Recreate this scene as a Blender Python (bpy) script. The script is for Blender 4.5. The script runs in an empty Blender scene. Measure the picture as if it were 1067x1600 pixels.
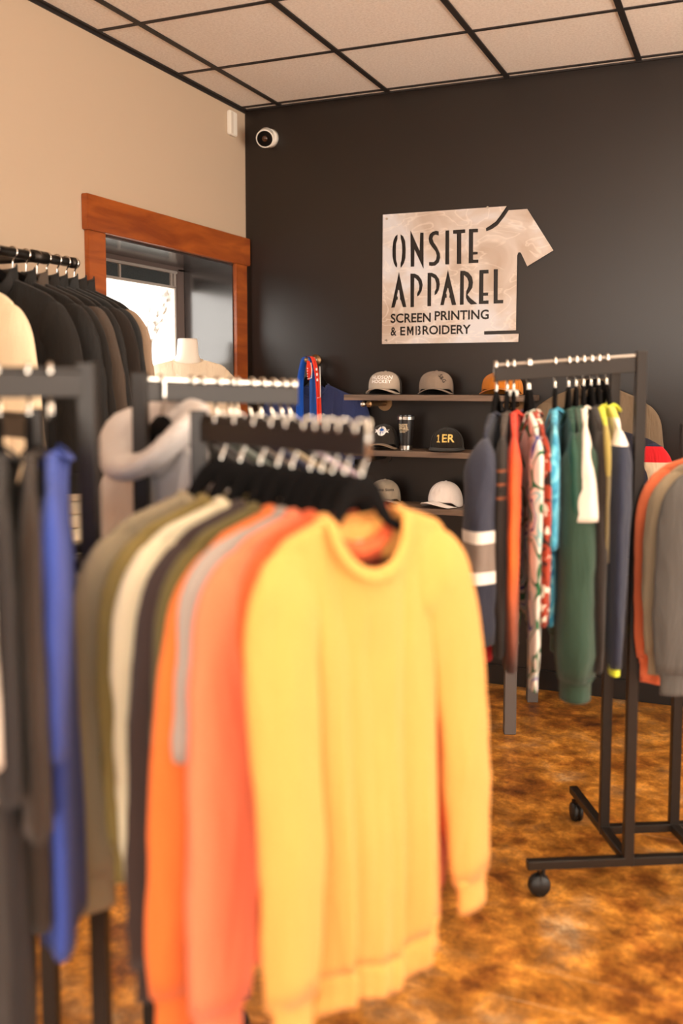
import bpy, bmesh, math, random
from mathutils import Vector, Matrix, noise
PI = math.pi
sc = bpy.context.scene
COL = sc.collection

# ------------------------------------------------------------------ camera
F_PX, CX, CY = 1516.0, 533.5, 730.0
cam_d = bpy.data.cameras.new('camera'); cam = bpy.data.objects.new('camera', cam_d); COL.objects.link(cam)
cam_d.sensor_fit = 'VERTICAL'; cam_d.sensor_height = 36.0; cam_d.lens = F_PX * 36.0 / 1600.0
cam_d.shift_y = -(800.0 - CY) / 1600.0
YAW, PITCH = math.radians(23.1), math.atan(132 / 1516)
cam.location = (2.61, 0, 1.535)
cam.rotation_euler = (PI / 2 - PITCH, 0, YAW)
cam_d.clip_start = 0.05
cam_d.dof.use_dof = True
cam_d.dof.focus_distance = 4.35
cam_d.dof.aperture_fstop = (cam_d.lens / 1000.0) / 0.0245
cam_d.dof.aperture_blades = 0
sc.camera = cam

# ------------------------------------------------------------------ world, lights, exposure
sc.view_settings.view_transform = 'Standard'
sc.view_settings.look = 'None'
sc.view_settings.gamma = 1.0
sc.view_settings.use_curve_mapping = False
sc.view_settings.exposure = 0.16
W_ = bpy.data.worlds.new('sky'); sc.world = W_; W_.use_nodes = True
bg = W_.node_tree.nodes['Background']; bg.inputs[0].default_value = (1.0, 0.94, 0.86, 1); bg.inputs[1].default_value = 5.0

def area(name, loc, target, sx, sy, power, color):
    d = bpy.data.lights.new(name, 'AREA'); d.shape = 'RECTANGLE'; d.size = sx; d.size_y = sy
    d.energy = power; d.color = color
    o = bpy.data.objects.new(name, d); COL.objects.link(o); o.location = loc
    o.rotation_euler = (Vector(target) - Vector(loc)).to_track_quat('-Z', 'Y').to_euler()
    return o
# daylight entering by the shop front behind the camera and by the big window in the right-hand wall
area('shopfront_daylight', (3.0, -3.3, 1.2), (3.0, 3.0, 2.6), 5.2, 1.8, 84, (1.0, 0.83, 0.64))
area('side_window_daylight', (6.35, 2.0, 1.3), (2.6, 2.2, 2.4), 3.4, 1.6, 75, (1.0, 0.81, 0.62))
area('added_ceiling_light', (3.05, 2.35, 2.985), (3.05, 2.35, 0), 0.56, 1.16, 26, (1.0, 0.82, 0.62))  # added overhead area light, source unseen, no fitting modelled
area('added_uplight', (3.7, 2.6, 2.35), (3.7, 2.6, 3), 1.1, 0.5, 74, (1.0, 0.86, 0.70))  # invented uplight out of view, added to brighten the ceiling
area('added_uplight', (3.0, 0.3, 2.35), (3.0, 0.3, 3), 1.1, 0.5, 60, (1.0, 0.86, 0.70))  # second added uplight, nearer the camera, also lifts the ceiling

# ------------------------------------------------------------------ helpers
def tag(o, label=None, cat=None, group=None, kind=None):
    if label: o['label'] = label
    if cat: o['category'] = cat
    if group: o['group'] = group
    if kind: o['kind'] = kind
    return o
def empty(name, loc=(0, 0, 0), rz=0, **k):
    o = bpy.data.objects.new(name, None); COL.objects.link(o); o.location = loc; o.rotation_euler = (0, 0, rz)
    o.empty_display_size = 0.05
    return tag(o, **k)
def link(name, me, mat=None, parent=None, smooth=True, **k):
    o = bpy.data.objects.new(name, me); COL.objects.link(o)
    if mat:
        for m in (mat if isinstance(mat, (list, tuple)) else [mat]): me.materials.append(m)
    if parent: o.parent = parent
    if smooth: me.polygons.foreach_set('use_smooth', [True] * len(me.polygons))
    return tag(o, **k)
def from_bm(name, bm, mat=None, parent=None, smooth=False, **k):
    bmesh.ops.recalc_face_normals(bm, faces=bm.faces)
    me = bpy.data.meshes.new(name); bm.to_mesh(me); bm.free()
    return link(name, me, mat, parent, smooth, **k)
def bx(bm, lo, hi, bev=0.0):
    c = [(lo[i] + hi[i]) / 2 for i in range(3)]; s = [abs(hi[i] - lo[i]) for i in range(3)]
    r = bmesh.ops.create_cube(bm, size=1, matrix=Matrix.Translation(c) @ Matrix.Diagonal((*s, 1)))
    if bev:
        es = list({e for v in r['verts'] for e in v.link_edges})
        bmesh.ops.bevel(bm, geom=es, offset=bev, segments=2, affect='EDGES')
def box(name, lo, hi, mat, parent=None, bev=0.0, **k):
    bm = bmesh.new(); bx(bm, lo, hi, bev); return from_bm(name, bm, mat, parent, **k)
def beam(bm, p, q, w, h, bev=0.0015):
    p, q = Vector(p), Vector(q); d = q - p; L = d.length
    z = d.normalized(); up = Vector((0, 0, 1)) if abs(z.z) < 0.9 else Vector((math.cos(0.35), math.sin(0.35), 0))
    x = up.cross(z).normalized(); y = z.cross(x)
    M = Matrix((x, y, z)).transposed().to_4x4(); M.translation = (p + q) / 2
    r = bmesh.ops.create_cube(bm, size=1, matrix=M @ Matrix.Diagonal((w, h, L, 1)))
    if bev:
        es = list({e for v in r['verts'] for e in v.link_edges})
        bmesh.ops.bevel(bm, geom=es, offset=bev, segments=1, affect='EDGES')
def cyl(bm, p, q, r1, r2=None, seg=20):
    p, q = Vector(p), Vector(q); d = q - p
    M = d.to_track_quat('Z', 'Y').to_matrix().to_4x4(); M.translation = (p + q) / 2
    bmesh.ops.create_cone(bm, cap_ends=True, segments=seg, radius1=r1, radius2=r1 if r2 is None else r2, depth=d.length, matrix=M)
def sweep(bm, pts, radii, n=12, closed=False, ref=Vector((0, 1, 0)), cap=True, wr=None):
    """tube along pts; radii = list of (ra, rb): ra across the path in the plane normal to ref, rb along ref"""
    pts = [Vector(p) for p in pts]; m = len(pts); rings = []
    for i, p in enumerate(pts):
        a = pts[(i - 1) % m] if (closed or i > 0) else p
        b = pts[(i + 1) % m] if (closed or i < m - 1) else p
        t = (b - a).normalized()
        rf = ref(i) if callable(ref) else ref
        u = rf.cross(t)
        u = u.normalized() if u.length > 1e-5 else Vector((1, 0, 0))
        v = t.cross(u)
        ra, rb = radii[i] if isinstance(radii, list) else radii
        ring = []
        for k in range(n):
            an = 2 * PI * k / n; f = wr(i, an) if wr else 1.0
            ring.append(bm.verts.new(p + u * (ra * math.cos(an) * f) + v * (rb * math.sin(an) * f)))
        rings.append(ring)
    for i in range(m if closed else m - 1):
        A, B = rings[i], rings[(i + 1) % m]
        for k in range(n):
            bm.faces.new((A[k], A[(k + 1) % n], B[(k + 1) % n], B[k]))
    if cap and not closed:
        bm.faces.new(rings[0][::-1]); bm.faces.new(rings[-1])
    return rings
def spline(P, n):
    """Catmull-Rom through the points P, n samples per span"""
    P = [Vector(p) for p in P]; out = []
    Q = [P[0] * 2 - P[1]] + P + [P[-1] * 2 - P[-2]]
    for i in range(1, len(Q) - 2):
        a, b, c, d = Q[i - 1:i + 3]
        for k in range(n):
            t = k / n
            out.append(0.5 * ((2 * b) + (c - a) * t + (2 * a - 5 * b + 4 * c - d) * t * t + (3 * b - a - 3 * c + d) * t ** 3))
    out.append(P[-1]); return out
def lerp(a, b, t): return a + (b - a) * t
def sstep(t): t = min(1, max(0, t)); return t * t * (3 - 2 * t)
def interp(tab, t):
    for (a, x), (b, y) in zip(tab, tab[1:]):
        if t <= b: return lerp(x, y, sstep((t - a) / (b - a)))
    return tab[-1][1]
def lathe(bm, prof, seg=32, cx=0, cy=0):
    rings = []
    for r, z in prof:
        rings.append([bm.verts.new((cx + r * math.cos(2 * PI * k / seg), cy + r * math.sin(2 * PI * k / seg), z)) for k in range(seg)])
    for A, B in zip(rings, rings[1:]):
        for k in range(seg): bm.faces.new((A[k], A[(k + 1) % seg], B[(k + 1) % seg], B[k]))
    bm.faces.new(rings[0][::-1]); bm.faces.new(rings[-1])

# ------------------------------------------------------------------ materials
def srgb(*c):
    def f(v):
        v /= 255.0
        return v / 12.92 if v <= 0.04045 else ((v + 0.055) / 1.055) ** 2.4
    return tuple(f(v) for v in c) + (1.0,)
MATS = {}
def nodes(name):
    m = bpy.data.materials.new(name); m.use_nodes = True; nt = m.node_tree
    return m, nt, nt.nodes['Principled BSDF'], nt.nodes.new, nt.links.new
def setp(b, **k):
    for key, v in k.items(): b.inputs[key].default_value = v
def plain(name, col, rough=0.5, metal=0.0, spec=0.5, bump=0.0, bscale=200.0, var=0.0, vscale=8.0):
    if name in MATS: return MATS[name]
    m, nt, b, N, L = nodes(name)
    setp(b, **{'Base Color': col, 'Roughness': rough, 'Metallic': metal, 'Specular IOR Level': spec})
    tc = N('ShaderNodeTexCoord')
    if bump:
        n = N('ShaderNodeTexNoise'); n.inputs['Scale'].default_value = bscale; n.inputs['Detail'].default_value = 4
        L(tc.outputs['Object'], n.inputs['Vector'])
        bp = N('ShaderNodeBump'); bp.inputs['Strength'].default_value = bump; bp.inputs['Distance'].default_value = 0.002
        L(n.outputs['Fac'], bp.inputs['Height']); L(bp.outputs[0], b.inputs['Normal'])
    if var:
        n2 = N('ShaderNodeTexNoise'); n2.inputs['Scale'].default_value = vscale; n2.inputs['Detail'].default_value = 5
        L(tc.outputs['Object'], n2.inputs['Vector'])
        mx = N('ShaderNodeMixRGB'); mx.inputs[1].default_value = tuple(c * (1 - var) for c in col[:3]) + (1,)
        mx.inputs[2].default_value = tuple(min(1, c * (1 + var)) for c in col[:3]) + (1,)
        L(n2.outputs['Fac'], mx.inputs[0]); L(mx.outputs[0], b.inputs['Base Color'])
    MATS[name] = m; return m
def ramp(N, stops, mode='LINEAR'):
    r = N('ShaderNodeValToRGB'); cr = r.color_ramp; cr.interpolation = mode
    while len(cr.elements) < len(stops): cr.elements.new(0.5)
    for e, (p, c) in zip(cr.elements, stops): e.position = p; e.color = c
    return r
def fabric(name, col, bands=None, blend=False, pattern=None, rough=0.9, weave=900.0, sheen=0.10, heather=0.06):
    """cloth; bands = [(z from, colour), ...] from the hem up in the garment's own frame"""
    if name in MATS: return MATS[name]
    m, nt, b, N, L = nodes(name)
    setp(b, **{'Base Color': col, 'Roughness': rough, 'Specular IOR Level': 0.2, 'Sheen Weight': sheen, 'Sheen Roughness': 0.6})
    tc = N('ShaderNodeTexCoord')
    n = N('ShaderNodeTexNoise'); n.inputs['Scale'].default_value = weave; n.inputs['Detail'].default_value = 2
    L(tc.outputs['Object'], n.inputs['Vector'])
    bp = N('ShaderNodeBump'); bp.inputs['Strength'].default_value = 0.35; bp.inputs['Distance'].default_value = 0.0012
    n3 = N('ShaderNodeTexNoise'); n3.inputs['Scale'].default_value = 14; n3.inputs['Detail'].default_value = 3; n3.inputs['Distortion'].default_value = 0.6
    mp = N('ShaderNodeMapping'); mp.inputs['Scale'].default_value = (1.6, 1.0, 0.35)
    L(tc.outputs['Object'], mp.inputs['Vector']); L(mp.outputs[0], n3.inputs['Vector'])
    bp2 = N('ShaderNodeBump'); bp2.inputs['Strength'].default_value = 0.5; bp2.inputs['Distance'].default_value = 0.02
    L(n3.outputs['Fac'], bp2.inputs['Height']); L(n.outputs['Fac'], bp.inputs['Height'])
    L(bp2.outputs[0], bp.inputs['Normal']); L(bp.outputs[0], b.inputs['Normal'])
    src = None
    if bands:
        sp = N('ShaderNodeSeparateXYZ'); L(tc.outputs['Object'], sp.inputs[0])
        mr = N('ShaderNodeMapRange'); mr.inputs['From Min'].default_value = -1.0; mr.inputs['From Max'].default_value = 0.0
        L(sp.outputs['Z'], mr.inputs['Value'])
        r = ramp(N, [(1 + z, c) for z, c in bands], 'LINEAR' if blend else 'CONSTANT')
        L(mr.outputs[0], r.inputs[0]); src = r.outputs[0]
    elif pattern:
        kind, scale, dist, stops, mode = pattern
        if kind == 'wave':
            t = N('ShaderNodeTexWave'); t.bands_direction = 'Z'; t.inputs['Scale'].default_value = scale
            t.inputs['Distortion'].default_value = dist; t.inputs['Detail'].default_value = 1.5; t.inputs['Detail Scale'].default_value = 1.2
        else:
            t = N('ShaderNodeTexNoise'); t.inputs['Scale'].default_value = scale; t.inputs['Distortion'].default_value = dist
            t.inputs['Detail'].default_value = 1.0
        L(tc.outputs['Object'], t.inputs['Vector'])
        r = ramp(N, stops, mode); L(t.outputs['Fac'], r.inputs[0]); src = r.outputs[0]
    if src is None:
        n2 = N('ShaderNodeTexNoise'); n2.inputs['Scale'].default_value = 220; n2.inputs['Detail'].default_value = 3
        L(tc.outputs['Object'], n2.inputs['Vector'])
        mx = N('ShaderNodeMixRGB'); mx.inputs[1].default_value = tuple(c * (1 - heather) for c in col[:3]) + (1,)
        mx.inputs[2].default_value = tuple(min(1, c * (1 + heather)) for c in col[:3]) + (1,)
        L(n2.outputs['Fac'], mx.inputs[0]); src = mx.outputs[0]
    L(src, b.inputs['Base Color'])
    MATS[name] = m; return m
def mat_floor():
    m, nt, b, N, L = nodes('stained_concrete')
    tc = N('ShaderNodeTexCoord')
    n1 = N('ShaderNodeTexNoise'); n1.inputs['Scale'].default_value = 2.6; n1.inputs['Detail'].default_value = 9; n1.inputs['Roughness'].default_value = 0.68; n1.inputs['Distortion'].default_value = 0.2
    n2 = N('ShaderNodeTexNoise'); n2.inputs['Scale'].default_value = 9; n2.inputs['Detail'].default_value = 8; n2.inputs['Roughness'].default_value = 0.75; n2.inputs['Distortion'].default_value = 0.25
    L(tc.outputs['Object'], n1.inputs['Vector']); L(tc.outputs['Object'], n2.inputs['Vector'])
    r1 = ramp(N, [(0.34, srgb(84, 50, 26)), (0.43, srgb(146, 94, 40)), (0.52, srgb(190, 136, 60)), (0.60, srgb(176, 134, 84)), (0.70, srgb(168, 150, 126))])
    r2 = ramp(N, [(0.36, srgb(96, 70, 50)), (0.50, srgb(176, 156, 130)), (0.64, srgb(255, 240, 214))])
    L(n1.outputs['Fac'], r1.inputs[0]); L(n2.outputs['Fac'], r2.inputs[0])
    mx = N('ShaderNodeMixRGB'); mx.blend_type = 'OVERLAY'; mx.inputs[0].default_value = 0.75
    L(r1.outputs[0], mx.inputs[1]); L(r2.outputs[0], mx.inputs[2])
    # long pale scratches
    mp = N('ShaderNodeMapping'); mp.inputs['Rotation'].default_value = (0, 0, 0.45); mp.inputs['Scale'].default_value = (1.2, 55, 1)
    w = N('ShaderNodeTexNoise'); w.inputs['Scale'].default_value = 1.0; w.inputs['Detail'].default_value = 2; w.inputs['Distortion'].default_value = 0.15
    L(tc.outputs['Object'], mp.inputs['Vector']); L(mp.outputs[0], w.inputs['Vector'])
    r3 = ramp(N, [(0.70, (0, 0, 0, 1)), (0.76, (0.5, 0.5, 0.5, 1))]); L(w.outputs['Fac'], r3.inputs[0])
    mx2 = N('ShaderNodeMixRGB'); L(r3.outputs[0], mx2.inputs[0]); L(mx.outputs[0], mx2.inputs[1]); mx2.inputs[2].default_value = srgb(214, 176, 130)
    L(mx2.outputs[0], b.inputs['Base Color'])
    rr = N('ShaderNodeMapRange'); rr.inputs['To Min'].default_value = 0.24; rr.inputs['To Max'].default_value = 0.55
    L(n2.outputs['Fac'], rr.inputs['Value']); L(rr.outputs[0], b.inputs['Roughness'])
    bp = N('ShaderNodeBump'); bp.inputs['Strength'].default_value = 0.15; bp.inputs['Distance'].default_value = 0.004
    L(n2.outputs['Fac'], bp.inputs['Height']); L(bp.outputs[0], b.inputs['Normal'])
    b.inputs['Specular IOR Level'].default_value = 0.4
    return m
def mat_wood(name, dark, light, scale=(1, 1, 1), rough=0.35, gscale=9.0):
    m, nt, b, N, L = nodes(name)
    tc = N('ShaderNodeTexCoord'); mp = N('ShaderNodeMapping'); mp.inputs['Scale'].default_value = scale
    n = N('ShaderNodeTexNoise'); n.inputs['Scale'].default_value = gscale; n.inputs['Detail'].default_value = 7; n.inputs['Distortion'].default_value = 1.2
    L(tc.outputs['Object'], mp.inputs['Vector']); L(mp.outputs[0], n.inputs['Vector'])
    r = ramp(N, [(0.3, dark), (0.7, light)]); L(n.outputs['Fac'], r.inputs[0]); L(r.outputs[0], b.inputs['Base Color'])
    b.inputs['Roughness'].default_value = rough
    MATS[name] = m; return m
def mat_sign():
    m, nt, b, N, L = nodes('ground_steel')
    tc = N('ShaderNodeTexCoord')
    n = N('ShaderNodeTexNoise'); n.inputs['Scale'].default_value = 3.0; n.inputs['Detail'].default_value = 5; n.inputs['Distortion'].default_value = 0.8
    L(tc.outputs['Object'], n.inputs['Vector'])
    r = ramp(N, [(0.32, srgb(180, 158, 140)), (0.48, srgb(204, 190, 180)), (0.62, srgb(214, 212, 216))]); L(n.outputs['Fac'], r.inputs[0])
    sw = N('ShaderNodeTexNoise'); sw.inputs['Scale'].default_value = 3.2; sw.inputs['Detail'].default_value = 2; sw.inputs['Distortion'].default_value = 1.2
    mp = N('ShaderNodeMapping'); mp.inputs['Rotation'].default_value = (0, 0, 0.35); mp.inputs['Scale'].default_value = (1.6, 3, 1)
    L(tc.outputs['Object'], mp.inputs['Vector']); L(mp.outputs[0], sw.inputs['Vector'])
    r2 = ramp(N, [(0.49, (0, 0, 0, 1)), (0.52, (0.3, 0.3, 0.3, 1)), (0.55, (0, 0, 0, 1))]); L(sw.outputs['Fac'], r2.inputs[0])
    mx = N('ShaderNodeMixRGB'); L(r2.outputs[0], mx.inputs[0]); L(r.outputs[0], mx.inputs[1]); mx.inputs[2].default_value = srgb(250, 240, 230)
    L(mx.outputs[0], b.inputs['Base Color'])
    setp(b, Metallic=0.25, Roughness=0.5)
    w = N('ShaderNodeTexNoise'); w.inputs['Scale'].default_value = 60; w.inputs['Distortion'].default_value = 5
    L(tc.outputs['Object'], w.inputs['Vector'])
    bp = N('ShaderNodeBump'); bp.inputs['Strength'].default_value = 0.3; bp.inputs['Distance'].default_value = 0.001
    L(w.outputs['Fac'], bp.inputs['Height']); L(bp.outputs[0], b.inputs['Normal'])
    return m
def mat_ceiling():
    m, nt, b, N, L = nodes('acoustic_tile')
    tc = N('ShaderNodeTexCoord')
    n = N('ShaderNodeTexNoise'); n.inputs['Scale'].default_value = 90; n.inputs['Detail'].default_value = 6; n.inputs['Roughness'].default_value = 0.7
    L(tc.outputs['Object'], n.inputs['Vector'])
    r = ramp(N, [(0.3, srgb(222, 212, 200)), (0.6, srgb(244, 236, 226))]); L(n.outputs['Fac'], r.inputs[0]); L(r.outputs[0], b.inputs['Base Color'])
    bp = N('ShaderNodeBump'); bp.inputs['Strength'].default_value = 0.6; bp.inputs['Distance'].default_value = 0.004
    L(n.outputs['Fac'], bp.inputs['Height']); L(bp.outputs[0], b.inputs['Normal']); b.inputs['Roughness'].default_value = 0.95
    return m
M_BLACKWALL = plain('black_wall_paint', srgb(30, 21, 16), 0.33, spec=0.5, bump=0.12, bscale=260)
M_BEIGE = plain('beige_wall_paint', srgb(194, 171, 146), 0.75, bump=0.1, bscale=240)
M_RACK = plain('black_powder_coat', srgb(34, 26, 20), 0.42, metal=0.2, bump=0.1, bscale=700)
M_BLKPIPE = plain('black_iron_pipe', srgb(58, 52, 48), 0.35, metal=0.8, bump=0.2, bscale=300)
M_CHROME = plain('chrome', srgb(225, 220, 212), 0.16, metal=1.0)
M_STEEL = plain('brushed_steel', srgb(196, 188, 178), 0.28, metal=1.0, bump=0.1)
M_BRASS = plain('aged_brass', srgb(150, 118, 84), 0.4, metal=0.9, var=0.2)
M_VELVET = plain('black_velvet', srgb(16, 14, 14), 0.95, spec=0.1, bump=0.4, bscale=900)
M_RUBBER = plain('black_rubber', srgb(22, 20, 19), 0.5)
M_FRAME = plain('anodised_frame', srgb(120, 104, 98), 0.4, metal=0.4)
M_WHITE = plain('white_plastic', srgb(235, 228, 216), 0.45)
M_CASING = mat_wood('stained_cherry', srgb(124, 54, 16), srgb(174, 90, 32), (1, 0.25, 1.5), 0.32)
M_SHELF = mat_wood('grey_brown_wood', srgb(92, 74, 62), srgb(138, 114, 96), (0.2, 1, 3), 0.5)
# ------------------------------------------------------------------ the room
RX, RY0, RY1, RH = 6.5, -3.5, 4.78, 3.01
box('floor', (-0.02, RY0, -0.1), (RX, RY1 + 0.1, 0), mat_floor(), kind='structure')
box('ceiling', (-0.1, RY0, RH), (RX, RY1 + 0.1, RH + 0.06), mat_ceiling(), kind='structure')
box('wall_back', (-0.35, RY1, 0), (RX, RY1 + 0.12, RH), M_BLACKWALL, kind='structure')
WY0, WY1, WZ0, WZ1 = 3.49, 4.635, 1.02, 2.172      # window opening in the left wall
def wall_with_hole(name, lo, hi, axis, h0, h1, z0, z1, mat):
    bm = bmesh.new(); a = axis
    def b(u0, u1, v0, v1):
        l = list(lo); h = list(hi); l[a], h[a], l[2], h[2] = u0, u1, v0, v1; bx(bm, l, h)
    b(lo[a], h0, lo[2], hi[2]); b(h1, hi[a], lo[2], hi[2]); b(h0, h1, lo[2], z0); b(h0, h1, z1, hi[2])
    return from_bm(name, bm, mat, kind='structure')
wall_with_hole('wall_left', (-0.35, RY0, 0), (0, RY1, RH), 1, WY0, WY1, WZ0, WZ1, M_BEIGE)
wall_with_hole('wall_right', (RX, RY0, 0), (RX + 0.12, RY1, RH), 1, 0.2, 4.6, 0.7, 2.7, M_BEIGE)
wall_with_hole('wall_front', (0, RY0 - 0.12, 0), (RX, RY0, RH), 0, 0.4, 5.8, 0.5, 2.85, M_BEIGE)
# black painted lining of the window recess
bm = bmesh.new()
bx(bm, (-0.345, WY0 - 0.002, WZ1 - 0.012), (0.0, WY1 + 0.002, WZ1)); bx(bm, (-0.345, WY1 - 0.012, WZ0), (0.0, WY1, WZ1))
bx(bm, (-0.345, WY0, WZ0), (0.0, WY0 + 0.012, WZ1)); bx(bm, (-0.345, WY0, WZ0), (0.02, WY1, WZ0 + 0.02))
from_bm('trim_1', bm, plain('recess_black_paint', srgb(46, 42, 42), 0.22, bump=0.06), kind='structure')
# stained timber casing
bm = bmesh.new()
bx(bm, (0, WY0 - 0.13, WZ1), (0.032, RY1 - 0.008, WZ1 + 0.147), 0.003)
bx(bm, (0, WY0 - 0.115, WZ0 - 0.1), (0.022, WY0 + 0.003, WZ1), 0.002)
bx(bm, (0, WY1 - 0.003, WZ0 - 0.1), (0.022, WY1 + 0.115, WZ1), 0.002)
bx(bm, (0, WY0 - 0.13, WZ0 - 0.12), (0.03, RY1 - 0.01, WZ0), 0.002)
from_bm('trim_2', bm, M_CASING, kind='structure')
# window sash at the outer face, with a vent strip along the top
wd = empty('window_1', (-0.32, 4.06, WZ0), kind='structure')
def wbox(bm, y0, y1, z0, z1, x0=-0.02, x1=0.02): bx(bm, (x0, y0 - 4.06, z0 - WZ0), (x1, y1 - 4.06, z1 - WZ0), 0.003)
bm = bmesh.new()
wbox(bm, WY0 + 0.01, WY0 + 0.08, WZ0, WZ1); wbox(bm, WY1 - 0.075, WY1 - 0.012, WZ0, WZ1 - 0.02)
wbox(bm, WY0, WY1 - 0.012, WZ0, WZ0 + 0.07); wbox(bm, WY0, WY1 - 0.012, WZ1 - 0.036, WZ1 - 0.0115)
from_bm('window_frame', bm, M_FRAME, wd)
bm = bmesh.new()
wbox(bm, WY1 - 0.10, WY1 - 0.082, WZ0 + 0.07, WZ1 - 0.04, -0.01, 0.014); wbox(bm, WY0 + 0.08, WY1 - 0.08, WZ1 - 0.050, WZ1 - 0.036, -0.01, 0.022)
wbox(bm, WY0 + 0.08, WY1 - 0.08, WZ1 - 0.130, WZ1 - 0.116, -0.01, 0.014)
wbox(bm, 4.05, 4.062, WZ1 - 0.12, WZ1 - 0.046, -0.006, 0.01); wbox(bm, WY1 - 0.125, WY1 - 0.112, WZ1 - 0.12, WZ1 - 0.046, -0.006, 0.01)
from_bm('glazing_bar', bm, plain('pale_aluminium', srgb(196, 186, 178), 0.35, metal=0.5), wd, label='pale metal glazing bar')
bm = bmesh.new(); wbox(bm, WY0 + 0.08, WY1 - 0.10, WZ1 - 0.118, WZ1 - 0.048, -0.012, -0.004)
from_bm('vent_panel', bm, plain('speckled_screen', srgb(52, 58, 60), 0.7, bump=0.5, bscale=180, var=0.6, vscale=160), wd, label='dark speckled strip along the window top')
setp(MATS['recess_black_paint'].node_tree.nodes['Principled BSDF'], **{'Specular IOR Level': 1.0, 'Coat Weight': 0.6, 'Coat Roughness': 0.12})
m, nt, b, N, L = nodes('window_glass'); setp(b, **{'Base Color': (1, 1, 1, 1), 'Roughness': 0.0, 'Transmission Weight': 1.0, 'IOR': 1.0, 'Alpha': 0.25})
bm = bmesh.new(); wbox(bm, WY0 + 0.08, WY1 - 0.10, WZ0 + 0.07, WZ1 - 0.128, -0.003, 0.0)
from_bm('glass_pane', bm, m, wd)
# ceiling grid
bm = bmesh.new(); G = 0.013
gx = [0.222 + 0.6135 * k for k in range(11)]; gy = [RY1 - 0.06 - 0.62 * k for k in range(14)]
for x in gx: bx(bm, (x - G, RY0, RH - 0.006), (x + G, RY1, RH + 0.001))
for y in gy: bx(bm, (0, y - G * 0.75, RH - 0.005), (RX, y + G * 0.75, RH + 0.001))
bx(bm, (0, RY0, RH - 0.02), (0.004, RY1, RH)); bx(bm, (0, RY0, RH - 0.007), (0.02, RY1, RH))
bx(bm, (0, RY1 - 0.018, RH - 0.007), (RX, RY1, RH))
from_bm('trim_3', bm, plain('black_ceiling_grid', srgb(34, 27, 24), 0.6), kind='structure')
bm = bmesh.new(); bx(bm, (0, RY1 - 0.014, 0), (2.33, RY1, 0.10), 0.003)
from_bm('baseboard_back', bm, plain('black_vinyl_base', srgb(26, 22, 20), 0.3), kind='structure')
bm = bmesh.new(); bx(bm, (0, RY0, 0), (0.014, RY1 - 0.014, 0.10), 0.003)
from_bm('baseboard_left', bm, MATS['black_vinyl_base'], kind='structure')
# white sensor plate and the camera in the corner
t = empty('wall_sensor', (0, 4.62, 2.9), label='narrow white box high on the beige wall near the corner', cat='sensor')
box('housing', (0, -0.038, -0.062), (0.022, 0.038, 0.062), M_WHITE, t, 0.004)
box('cover_strip', (0.022, -0.03, -0.055), (0.026, -0.012, 0.055), plain('white_strip', srgb(214, 202, 186), 0.5), t, 0.001)
t = empty('security_camera', (0.155, RY1, 2.845), label='small white security camera with dark lens on black wall below the ceiling', cat='security camera')
bm = bmesh.new(); cyl(bm, (0, 0, 0), (0, -0.03, 0), 0.05, 0.046, 32); from_bm('mount', bm, M_WHITE, t, True)
dv = Vector((0.30, -0.85, -0.42)).normalized(); c0 = Vector((0, -0.055, -0.005))
bm = bmesh.new(); cyl(bm, c0 - dv * 0.03, c0 + dv * 0.038, 0.044, 0.047, 32); from_bm('shell', bm, M_WHITE, t, False)
bm = bmesh.new(); cyl(bm, c0 + dv * 0.037, c0 + dv * 0.041, 0.041, 0.041, 32); l = from_bm('lens_face', bm, plain('black_gloss', srgb(14, 12, 12), 0.15), t, False, label='black lens face')
bm = bmesh.new(); cyl(bm, c0 + dv * 0.040, c0 + dv * 0.046, 0.016, 0.014, 20); from_bm('lens', bm, plain('amber_lens', srgb(70, 42, 24), 0.1), l, True)
# bare tree outside
def tree(loc, h, seed, label):
    rnd = random.Random(seed); bm = bmesh.new()
    def grow(p, d, L, r, lev):
        q = p + d * L
        mid = (p + q) / 2 + Vector((rnd.uniform(-1, 1), rnd.uniform(-1, 1), 0)) * L * 0.06
        sweep(bm, [p, mid, q], [(r, r), (r * 0.85, r * 0.85), (r * 0.7, r * 0.7)], n=6, ref=Vector((0.13, 1, 0.1)).normalized())
        if lev == 0: return
        for k in range(3 if lev > 1 else 2):
            ax = Vector((rnd.uniform(-1, 1), rnd.uniform(-1, 1), rnd.uniform(-0.3, 0.5)))
            nd = (d + ax * 0.62).normalized()
            grow(p + d * L * rnd.uniform(0.55, 1.0), nd, L * rnd.uniform(0.6, 0.8), r * 0.6, lev - 1)
    grow(Vector((0, 0, 0)), Vector((0.03, 0, 1)), h * 0.30, h * 0.012, 6)
    o = from_bm('bare_tree', bm, plain('pale_bark', srgb(120, 106, 92), 0.9, var=0.2), smooth=True, label=label, cat='tree'); o.location = loc
tree((-6.5, 13.0, -0.2), 5.4, 4, 'bare pale tree seen through the window')
box('ground_outside', (-40, -20, -0.4), (-0.36, 60, -0.2), plain('pale_paving', srgb(200, 198, 192), 0.9, bump=0.2, bscale=5), kind='structure')

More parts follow.
